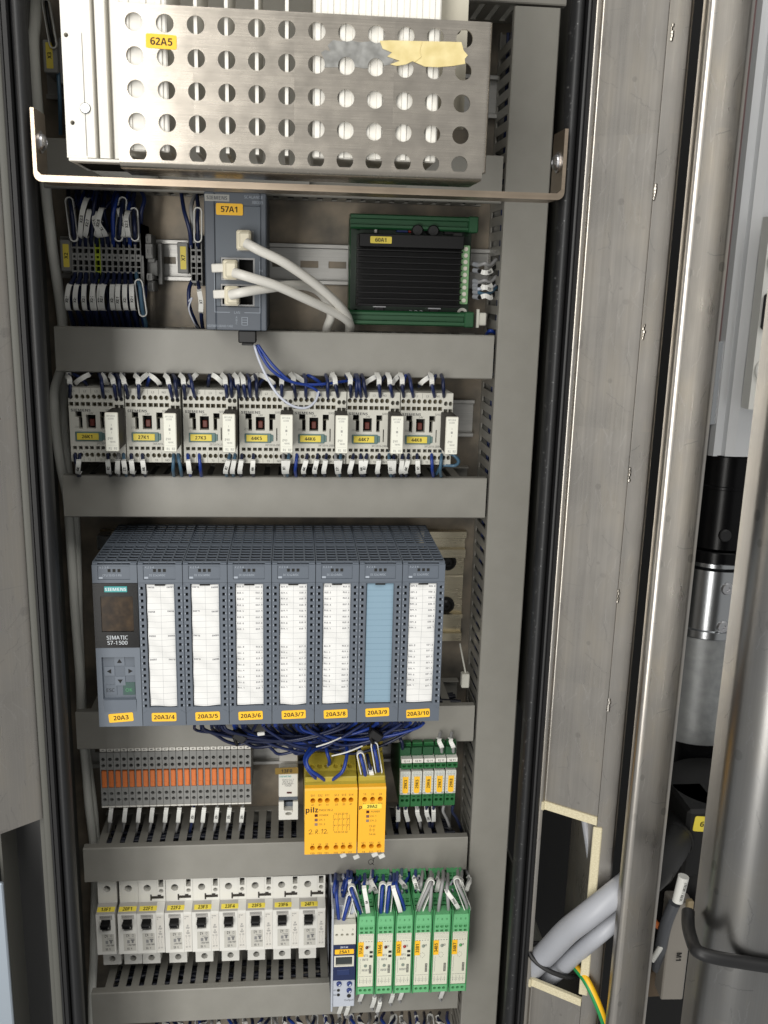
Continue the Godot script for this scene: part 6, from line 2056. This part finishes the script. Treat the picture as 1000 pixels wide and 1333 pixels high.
# ---------------------------------------------------------------- circuit breakers, timer, green isolators
func breaker_row() -> void:
	var names := ["13F1", "20F1", "22F1", "22F2", "23F3", "23F4", "23F5", "23F6", "24F1"]
	var xs := [-184.8, -164.6, -146.8, -120.8, -95.1, -69.4, -43.8, -18.2, 7.2]
	var first: Node3D
	for k in 9:
		var x: float = xs[0]
		var name_ := "white miniature circuit breaker tagged %s%s" % [names[k], ["", "", ", with auxiliary contact"][mini(k, 2)]]
		var t: Node3D
		if k == 0:
			t = thing("circuit_breaker", name_, "circuit breaker", Vector3(x + 9, -664, 8), "row of white circuit breakers")
			first = t
			var mb := MB.new()
			mb.box(x, x + 17.6, -664, -564, 8, 46, 0.5)
			part(t, "body", mb, M.breaker)
			mb = MB.new()
			mb.face(x, x + 17.6, -588.6, -563.6, 61, 10, [[x + 8.4, -572.8, 7.2, 7.6, true]], true, 24)
			mb.box(x + 8.5, x + 8.7, -569, -563.8, 61, 61.05)
			part(t, "upper_terminal", mb, M.breaker)
			mb = MB.new()
			mb.lathe(Vector3(x + 8.4, -572.8, 52), Vector3.BACK, PackedVector2Array([Vector2(3.4, 0), Vector2(3.4, 1.4), Vector2(2.9, 1.8), Vector2(0, 1.8)]), 16)
			mb.obox(Vector3(x + 8.4, -572.8, 53.9), Vector3(0.8, 0.6, 0), Vector3(-0.6, 0.8, 0), Vector3.BACK, Vector3(2.6, 0.4, 0.1))
			part(t, "screw", mb, M.dark_screw)
			mb = MB.new()
			mb.prism(PackedVector2Array([Vector2(-588.6, 46), Vector2(-588.6, 61.2), Vector2(-587.8, 61.4), Vector2(-590.4, 74.6), Vector2(-592, 75), Vector2(-592, 46)]), Vector3(x, 0, 0), Vector3.UP, Vector3.BACK, Vector3.RIGHT, 17.6)
			part(t, "sloped_shoulder", mb, M.breaker_grey)
			mb = MB.new()
			mb.face(x, x + 17.6, -634.4, -590.6, 75, 14, [[x + 9.2, -602.4, 8.6, 12.6]])
			mb.box(x + 3.2, x + 5.0, -609, -596, 75, 75.8, 0.3)
			part(t, "front", mb, M.breaker)
			mb = MB.new()
			mb.box(x + 3.6, x + 15.2, -596.2, -591.6, 75, 75.2)
			part(t, "grey_band", mb, M.breaker_grey)
			text(t, "SIEMENS I", Vector3(x + 9.4, -593.2, 75.2), 1.3, M.grey_ink)
			card(t, "printed_face", x + 4.6, x + 16.2, -631, -612, 75.06, M.cards[0])
			mb = MB.new()
			mb.prism(PackedVector2Array([Vector2(-596.6, 66), Vector2(-596.8, 83.4), Vector2(-597.6, 84.4), Vector2(-600.2, 84), Vector2(-601.4, 80.4), Vector2(-607.6, 74.6), Vector2(-608.4, 66)]), Vector3(x + 5.6, 0, 0), Vector3.UP, Vector3.BACK, Vector3.RIGHT, 7.2)
			mb.box(x + 4.8, x + 13.6, -599.6, -597.4, 76, 82.4, 0.5)
			part(t, "toggle", mb, M.gloss_black)
			mb = MB.new()
			mb.face(x + 0.2, x + 17.4, -663.6, -634.8, 53, 8, [[x + 8.8, -657.0, 6.6, 6.8, true]], true, 24)
			part(t, "lower_terminal", mb, M.breaker)
			mb = MB.new()
			mb.lathe(Vector3(x + 8.8, -657, 45.5), Vector3.BACK, PackedVector2Array([Vector2(3.2, 0), Vector2(3.2, 1.4), Vector2(2.7, 1.8), Vector2(0, 1.8)]), 16)
			part(t, "screw", mb, M.dark_screw)
		else:
			t = copy(first, Vector3(xs[k] - xs[0], -0.25 * k, 0), name_)
		if k >= 2:
			var ax: float = xs[k] + 17.7
			var dy := -0.25 * k
			var mb := MB.new()
			mb.box(ax, ax + 7.8, -634 + dy, -564 + dy, 8, 46, 0.4)
			mb.face(ax, ax + 7.8, -588.6 + dy, -563.6 + dy, 61, 9, [[ax + 3.8, -568.2 + dy, 4.6, 8], [ax + 3.8, -576.4 + dy, 4.4, 4.4, true]], true, 24)
			mb.prism(PackedVector2Array([Vector2(-588.6 + dy, 46), Vector2(-588.6 + dy, 61.2), Vector2(-587.8 + dy, 61.4), Vector2(-590.4 + dy, 74.6), Vector2(-592 + dy, 75), Vector2(-592 + dy, 46)]), Vector3(ax, 0, 0), Vector3.UP, Vector3.BACK, Vector3.RIGHT, 7.8)
			mb.box(ax, ax + 7.8, -634.4 + dy, -590.6 + dy, 60, 75, 0.3)
			var ac := part(t, "auxiliary_contact", mb, M.breaker)
			card(ac, "printed_face", ax + 0.5, ax + 7.2, -632 + dy, -593 + dy, 75.06, M.cards[1])
			mb = MB.new()
			mb.box(ax - 6.6, ax - 5.2, -586.4 + dy, -580 + dy, 61, 61.4)
			mb.box(ax - 5.2, ax + 6.0, -584.4 + dy, -581.8 + dy, 61, 61.4)
			mb.box(ax + 0.4, ax + 3.6, -583.6 + dy, -580.4 + dy, 61, 61.6)
			part(ac, "coupling_slot", mb, M.brown)
			mb = MB.new()
			mb.box(ax + 1.2, ax + 6.6, -579 + dy, -564.4 + dy, 47, 52.4)
			part(ac, "screw", mb, M.dark_screw)
	var nn2 := 0
	for c: Node in get_children():
		if String(c.name).begins_with("circuit_breaker"):
			var tx: float = xs[nn2] + (8.6 if nn2 < 2 else 10.0)
			var dy2 := -0.25 * nn2
			var mb2 := MB.new()
			var sl := Vector3(0, -0.193, 0.981)
			mb2.obox(Vector3(tx, -589.3 + dy2, 69.0), Vector3.RIGHT, -sl, Vector3(0, 0.981, 0.193), Vector3(8.2, 3.0, 0.25), 0.2)
			var lp := part(c as Node3D, "label_plate", mb2, M.pale_yellow)
			text(lp, names[nn2], Vector3(tx, -589.0 + dy2, 69.2), 4.2, M.ink, 0, true, 0.72, -1.37)
			nn2 += 1
	# timer relay
	var t := thing("timer_relay", "slim timer relay with dark blue display panel, tagged 25A1", "timer", Vector3(48, -668, 8))
	var x := 37.0
	var mb := MB.new()
	mb.box(x, x + 22.2, -668, -566, 8, 108, 0.6)
	part(t, "housing", mb, M.timer_grey)
	mb = MB.new()
	mb.box(x, x + 1.6, -671, -560, 60, 121, 0.4)
	part(t, "side_rail", mb, M.timer_grey)
	mb = MB.new()
	var holes := []
	for k in 4: holes.append([x + 4.6 + k * 4.9, -588.0, 2.8, 2.8, true])
	mb.face(x + 1.6, x + 22.2, -598.4, -577, 120, 8, holes)
	part(t, "terminal_face", mb, M.cream_light)
	for k in 2: text(t, ["5", "8"][k], Vector3(x + 9.8 + k * 9.6, -582.6, 120), 1.7, M.grey_ink)
	mb = MB.new()
	holes = []
	for k in 3: holes.append([5.4 + k * 6.2, 5, 4.6, 6])
	mb.plate(Vector3(x, -576, 112), Vector3.RIGHT, Vector3(0, 0.5, -0.866), Vector3(0, 0.866, 0.5), 22.2, 34, 6, [[5.4, 6, 4.6, 6], [11.6, 6, 4.6, 6], [17.8, 6, 4.6, 6], [5.4, 22, 4.6, 8], [11.6, 22, 4.6, 8], [17.8, 22, 4.6, 8]])
	part(t, "upper_terminal", mb, M.cream)
	mb = MB.new()
	mb.plate(Vector3(x + 0.5, -576, 112) - Vector3(0, 0.866, 0.5) * 6.3, Vector3.RIGHT, Vector3(0, 0.5, -0.866), Vector3(0, 0.866, 0.5), 21, 33, 0.4, [])
	part(t, "clamp_insert", mb, M.hole)
	mb = MB.new()
	mb.face(x + 1.6, x + 22.2, -636.4, -598.6, 121, 8, [[x + 11.6, -615.2, 18.4, 11.6]])
	part(t, "display_panel", mb, M.timer_blue)
	mb = MB.new()
	mb.face(x + 2.4, x + 20.8, -621.0, -609.4, 121.6, 2, [[x + 11.6, -615.2, 15.4, 9.2]])
	part(t, "display_frame", mb, M.cream_light)
	mb = MB.new()
	mb.box(x + 3.6, x + 19.6, -620, -610.4, 118.6, 119.8)
	part(t, "display", mb, M.display)
	sticker(t, "25A1", Vector3(x + 11.8, -605.2, 121), 17.6, 5.0, M.yellow, 3.2)
	text(t, "ZR/7.W", Vector3(x + 11.6, -600.6, 121), 1.8, M.white_ink, 0, true, 0.85)
	mb = MB.new()
	mb.box(x + 5.2, x + 17, -630.4, -624.6, 121, 121.5, 0.2)
	part(t, "key", mb, mat(Color(0.13, 0.19, 0.36), 0.4))
	mb = MB.new()
	mb.box(x + 1.6, x + 22.2, -667, -636.6, 108, 119.4, 0.5)
	part(t, "lower_face", mb, M.timer_grey)
	for q: Array in [[7.4, -641], [17.2, -641.4], [17, -648.6]]:
		mb = MB.new()
		mb.lathe(Vector3(x + q[0], q[1], 119.4), Vector3.BACK, PackedVector2Array([Vector2(2.5, 0), Vector2(2.3, 1.6), Vector2(1.6, 1.9), Vector2(1.2, 1.0), Vector2(0, 1.0)]), 16)
		var kn := part(t, "knob", mb, M.knob)
		mb = MB.new()
		mb.obox(Vector3(x + q[0] + 0.6, q[1] - 0.6, 121.0), Vector3(0.7, 0.7, 0), Vector3(-0.7, 0.7, 0), Vector3.BACK, Vector3(1.2, 0.35, 0.5))
		part(kn, "pointer", mb, M.white_ink)
	for q: Array in [[7, -648.4], [7, -653.4], [17, -655]]:
		mb = MB.new()
		mb.cyl(Vector3(x + q[0], q[1], 119.4), Vector3.BACK, 1.5 if q[0] < 10 else 2.0, 0.4, 14)
		part(t, "lamp", mb, M.hole)
	text(t, "K1", Vector3(x + 3.8, -648.4, 119.4), 1.8, M.ink)
	text(t, "K2", Vector3(x + 3.8, -653.4, 119.4), 1.8, M.ink)
	text(t, "Output", Vector3(x + 17, -659.6, 119.4), 2.0, M.ink)
	# isolating amplifiers
	var tags := ["31A2", "31A6", "32A5", "33B1", "34B5", "34B7"]
	var f1: Node3D
	for k in 6:
		x = 60.6
		var name_ := "green isolating amplifier with white front tagged %s" % tags[k]
		if k == 0:
			t = thing("isolator", name_, "amplifier", Vector3(x + 8.6, -656, 8), "row of six green amplifiers")
			f1 = t
			mb = MB.new()
			mb.box(x, x + 16.8, -655.4, -575, 8, 112, 0.5)
			part(t, "housing", mb, M.green)
			mb = MB.new()
			mb.box(x, x + 1.2, -656, -566, 30, 118.6, 0.3)
			mb.box(x + 16.0, x + 16.9, -656, -566, 30, 118.2, 0.3)
			part(t, "side_plate", mb, M.green)
			mb = MB.new()
			mb.face(x + 1.3, x + 15.9, -589.6, -580.2, 118, 5, [[x + 4.2, -583.6, 3.4, 3.6, true], [x + 8.6, -583.6, 3.4, 3.6, true], [x + 13.0, -583.6, 3.4, 3.6, true], [x + 4.2, -588.2, 2.6, 2.2], [x + 8.6, -588.2, 2.6, 2.2], [x + 13.0, -588.2, 2.6, 2.2]])
			mb.prism(PackedVector2Array([Vector2(-580.2, 118), Vector2(-572.4, 116), Vector2(-571.4, 104), Vector2(-580.2, 104)]), Vector3(x + 1.3, 0, 0), Vector3.UP, Vector3.BACK, Vector3.RIGHT, 14.6)
			for q: float in [4.2, 8.6, 13.0]: mb.cyl(Vector3(x + q, -583.6, 113), Vector3.BACK, 1.6, 3, 10, 0.4)
			part(t, "front_terminal", mb, M.light_green)
			for j in 3: text(t, str(7 + j), Vector3(x + 4.2 + j * 4.4, -576.4, 117.2), 1.8, M.dark_green, 0, false, 1.0, -0.25)
			mb = MB.new()
			mb.box(x + 1.4, x + 15.8, -647.6, -590, 112, 117.4, 0.3)
			part(t, "front_plate", mb, M.cream_light)
			mb = MB.new()
			mb.face(x + 1.3, x + 15.9, -655.6, -648, 117.6, 5, [[x + 4.2, -651.4, 3.2, 3, true], [x + 8.6, -651.4, 3.2, 3, true], [x + 13.0, -651.4, 3.2, 3, true]])
			part(t, "lower_terminal", mb, M.light_green)
			# upper stages
			for q: Array in [[-570.8, 103, 22], [-560.0, 80, 18]]:
				mb = MB.new()
				mb.plate(Vector3(x + 1.3, q[0], q[1]), Vector3.RIGHT, Vector3(0, 0.5, -0.866), Vector3(0, 0.866, 0.5), 14.6, q[2], 5, [[2.9, 4.5, 3, 4], [7.3, 4.5, 3, 4], [11.7, 4.5, 3, 4], [2.9, 13.0, 3.2, 5, true], [7.3, 13.0, 3.2, 5, true], [11.7, 13.0, 3.2, 5, true]])
				mb.box(x + 1.3, x + 15.9, q[0] - 12, q[0] + 2, q[1] - 18, q[1] - 4.8, 0.2)
				part(t, "upper_terminal", mb, M.green)
		else:
			copy(f1, Vector3(17.7 * k, -0.25 * k, 0), name_)
	var nn := 0
	for c: Node in get_children():
		if String(c.name).begins_with("isolator"):
			var tt := c as Node3D
			x = 60.6 + 17.7 * nn
			var dy := -0.25 * nn
			card(tt, "printed_face", x + 1.6, x + 15.6, -647.2 + dy, -590.4 + dy, 117.46, M.cards[2 if nn < 3 else 3])
			sticker(tt, tags[nn], Vector3(x + 3.8, -606.6 + dy, 117.5), 5.2, 15.6, M.yellow, 3.1, PI / 2)
			mb = MB.new()
			mb.lathe(Vector3(x + 9.4, -604.6 + dy, 117.5), Vector3.BACK, PackedVector2Array([Vector2(1.5, 0), Vector2(1.4, 0.7), Vector2(0.8, 1.2), Vector2(0, 1.3)]), 14)
			part(tt, "lamp", mb, [M.dark_red, M.dark_red, M.red, M.led_grey, M.led_grey, M.led_green][nn])
			if nn < 3:
				for y: float in [-609.8, -614.4]:
					mb = MB.new()
					mb.box(x + 12.0, x + 15.0, y - 1.2 + dy, y + 1.2 + dy, 117.5, 117.9, 0.3)
					part(tt, "indicator", mb, M.hole)
				mb = MB.new()
				mb.cyl(Vector3(x + 8.4, -624.4 + dy, 117.5), Vector3.BACK, 1.5, 0.5, 14)
				part(tt, "push_button", mb, M.led_grey)
			nn += 1
	# wires of timer and amplifiers: [x, y at the terminal, x, y at the bend, material, kind]
	var wl := [[441, 1200, 438, 1160, 1, ""], [447, 1204, 455, 1166, 1, "loop"], [469, 1193, 458, 1155, 1, "loop"], [479, 1190, 474, 1150, 1, "tag"], [496, 1191, 498, 1152, 1, "loop"], [504, 1191, 507, 1153, 1, "loop"], [521, 1189, 512, 1150, 1, "tag"], [526, 1185, 516, 1148, 1, ""], [546, 1187, 560, 1147, 0, "loop"], [560, 1188, 562, 1150, 0, ""], [571, 1188, 576, 1146, 0, ""], [584, 1186, 582, 1150, 0, ""], [596, 1184, 582, 1154, 0, "tag"], [608, 1183, 595, 1145, 0, "loop"], [434, 1178, 436, 1146, 1, ""], [446, 1176, 452, 1142, 1, ""], [462, 1172, 456, 1143, 1, "tag"], [490, 1164, 484, 1142, 1, "tag"], [486, 1160, 482, 1141, 3, ""], [528, 1158, 522, 1140, 2, "tag"], [542, 1158, 540, 1141, 1, "tag"], [548, 1160, 549, 1142, 0, ""], [568, 1162, 570, 1142, 0, "tag"], [602, 1158, 600, 1142, 0, "tag"]]
	for k in wl.size():
		var q: Array = wl[k]
		var zf := 104.0 if q[1] > 1182 else 84.0
		var m: Material = [M.grey_wire, M.royal, M.teal_wire, M.white_wire][q[4]]
		var up: float = q[3]
		lead("%s wire above the timer and green amplifiers, %s in order" % [["grey", "blue", "light blue", "pale"][q[4]], ordinal(k)], "wires above the timer and amplifiers", [at(q[0], q[1] + 2, zf), at(q[0], q[1] - 4, zf + 8), at(lerpf(q[0], q[2], 0.4), lerpf(q[1], up, 0.45), zf + 12), at(q[2], up + 4, zf + 8), at(q[2] + 1, up - 4, zf - 4), at(q[2] + 1, up - 12, zf - 24)], 1.7 if q[4] != 3 else 0.9, m, q[5], 0.16, 0.68, ["31A2", "32A", "", "34"][k % 4], 4.5)
	var er := RandomNumberGenerator.new()
	er.seed = 21
	for k in 22:
		var px := 440.0 + k * 7.8 + er.randf_range(-3, 3)
		var grey := k > 13
		lead("plain %s wire at the back above the timer and amplifiers, %s from the left" % ["grey" if grey else "blue", ordinal(k)], "wires above the timer and amplifiers", [at(px, 1176 + er.randf_range(-8, 8), 78), at(px + er.randf_range(-4, 4), 1164, 88), at(px + er.randf_range(-8, 8), 1152, 86), at(px + er.randf_range(-8, 8), 1142, 76), at(px, 1132, 58)], 1.6, [M.grey_wire, M.black, M.white_wire][k % 3] if grey else [M.royal, M.blue, M.white_wire][k % 3], "tag" if k % 4 == 1 else "", 0.3, 0.75, "", 4.0)
	for q: Array in [[443, 1308, 0], [452, 1310, 1], [470, 1292, 2], [486, 1300, 3], [493, 1306, 4], [510, 1294, 5], [522, 1290, 6], [575, 1288, 7]]:
		var i: int = q[2]
		lead("grey wire and white sleeve hanging below the timer and amplifiers, %s from the left" % ordinal(i), "wires below the timer and amplifiers", [at(q[0] + 4, q[1] - 10, 100), at(q[0] + 2, q[1] - 4, 104), at(q[0], q[1] + 2, 100), at(q[0] - 2, q[1] + 8, 90), at(q[0] - 1, q[1] + 14, 76)], 1.6, M.grey_wire, "tag", 0.25, 0.85, "")
	# row below the lowest duct
	var wr := RandomNumberGenerator.new()
	wr.seed = 5
	for k in 38:
		var px := 205.0 + k * 10.2 + wr.randf_range(-2.5, 2.5)
		lead("wire end rising under the lowest duct, %s from the left" % ordinal(k), "wires under the lowest duct", [at(px, 1362, 50), at(px + wr.randf_range(-3, 3), 1346, 56), at(px + wr.randf_range(-4, 4), 1334, 54), at(px + wr.randf_range(-4, 4), 1326, 44), at(px, 1318, 28)], 1.7, [M.navy, M.royal, M.navy, M.grey_wire][k % 4], ["loop", "tag", "", "tag", ""][k % 5], 0.3, 0.8, "")

# ---------------------------------------------------------------- loose cables
func cables() -> void:
	var l := [
		["light grey cable down the left side, from the top to the first long duct", [at(50, -40, 44), at(46, 30, 44), at(44, 60, 44), at(49, 140, 44), at(58, 230, 40), at(68, 320, 34), at(78, 390, 26), at(82, 430, 22), at(80, 455, 20)], 4.4],
		["light grey cable bowing out left of contactor 26K1", [at(84, 470, 22), at(76, 492, 30), at(71, 515, 36), at(73, 560, 36), at(80, 610, 32), at(88, 650, 30), at(93, 720, 30), at(98, 800, 30), at(104, 880, 30), at(106, 935, 24)], 4.2],
		["second light grey cable close behind, beside the controller", [at(92, 470, 12), at(84, 500, 14), at(84, 560, 16), at(90, 620, 18), at(98, 670, 20), at(101, 740, 20), at(103, 820, 20), at(108, 930, 14)], 3.8],
		["light grey cable left of the orange terminals", [at(108, 960, 20), at(112, 1000, 24), at(116, 1050, 26), at(121, 1090, 22), at(124, 1130, 16), at(124, 1160, 16), at(123, 1200, 18), at(122, 1250, 20), at(120, 1290, 20), at(120, 1340, 20), at(120, 1380, 20)], 4.2],
		["thin grey cable between the orange terminals and the left cable", [at(112, 960, 14), at(118, 1010, 16), at(124, 1060, 18), at(128, 1110, 14)], 3.0],
		["light grey cable rising below the lowest duct", [at(143, 1320, 26), at(144, 1350, 30), at(146, 1390, 30)], 3.4]]
	for q: Array in l:
		var mb := MB.new()
		mb.tube(spline(q[1], 8), q[2], 12)
		solo("sheathed_cable", mb, M.sheath, q[0], "cable", q[1][0], "light grey cables down the left side")
	# bundle through the cut-out
	var big := [["thick grey cable through the cut-out, upper of the two", [at(683, 1271, 181), at(690, 1263, 186), at(698, 1254, 192), at(716, 1236, 206), at(738, 1213, 223), at(762, 1194, 236), at(790, 1172, 239), at(815, 1152, 232), at(842, 1129, 204)], 10.0, 24], ["thinner grey cable under the thick one at the cut-out", [at(688, 1298, 171), at(697, 1289, 177), at(708, 1280, 184), at(728, 1263, 198), at(748, 1244, 215), at(775, 1221, 233), at(800, 1200, 235), at(825, 1180, 226), at(842, 1163, 200)], 7.0, 20], ["slim grey cable hanging inside the cut-out", [at(756, 1030, 150), at(762, 1070, 160), at(769, 1120, 168), at(774, 1180, 176), at(772, 1230, 180)], 3.2, 12]]
	for q: Array in big:
		var mb := MB.new()
		mb.tube(spline(q[1], 10), q[2], q[3])
		solo("power_cable", mb, M.cable, q[0], "cable", q[1][0], "grey cables at the cut-out")
	var mb := MB.new()
	var c1 := at(714, 1238, 205)
	var c2 := at(727, 1264, 198)
	var dir := (at(738, 1213, 223) - at(698, 1254, 192)).normalized()
	var mid := (c1 + c2) * 0.5 + Vector3(1, 1, 0)
	var across := (c1 - c2 - dir * (c1 - c2).dot(dir)).normalized()
	var lift := across.cross(dir).normalized()
	if lift.z < 0: lift = -lift
	var loop := []
	for k in 21: loop.append(mid + across * cos(TAU * k / 20.0) * ((c1 - c2).length() * 0.5 + 9.6) + lift * sin(TAU * k / 20.0) * 11.2)
	mb.tube(loop, 2.0, 8)
	mb.obox(mid + across * ((c1 - c2).length() * 0.5 + 10.5), dir, across, lift, Vector3(2.6, 3.4, 2.4), 0.6)
	solo("cable_tie", mb, M.black, "black cable tie round the two grey cables at the cut-out", "cable tie", at(714, 1248, 225))
	mb = MB.new()
	mb.tube(spline([at(836, 1146, 200), at(850, 1134, 196), at(864, 1116, 180), at(878, 1094, 150), at(884, 1070, 110)], 8), 15.0, 20)
	for k in 7: mb.tube([at(852 + k * 4.4, 1131 - k * 6.2, 193 - k * 7.5), at(853.6 + k * 4.4, 1128.8 - k * 6.2, 190.5 - k * 7.5)], 16.2, 20)
	solo("conduit", mb, mat(Color(0.1, 0.1, 0.1), 0.55), "black ribbed conduit taking the grey cables behind the steel post", "conduit", at(850, 1134, 196))
	var t := thing("earth_wire", "green-yellow earth wire leaving the cut-out below the grey cables", "wire", at(752, 1262, 214))
	var p := [at(744, 1250, 200), at(752, 1260, 214), at(764, 1276, 228), at(776, 1300, 236), at(788, 1332, 240), at(796, 1370, 238)]
	mb = MB.new()
	mb.tube(spline(p, 8), 2.9, 12)
	part(t, "insulation", mb, M.earth_yellow)
	var p2 := []
	for q: Vector3 in p: p2.append(q + Vector3(-1.3, -0.7, 0.5))
	mb = MB.new()
	mb.tube(spline(p2, 8), 2.3, 12)
	part(t, "green_stripe", mb, M.earth_stripe)
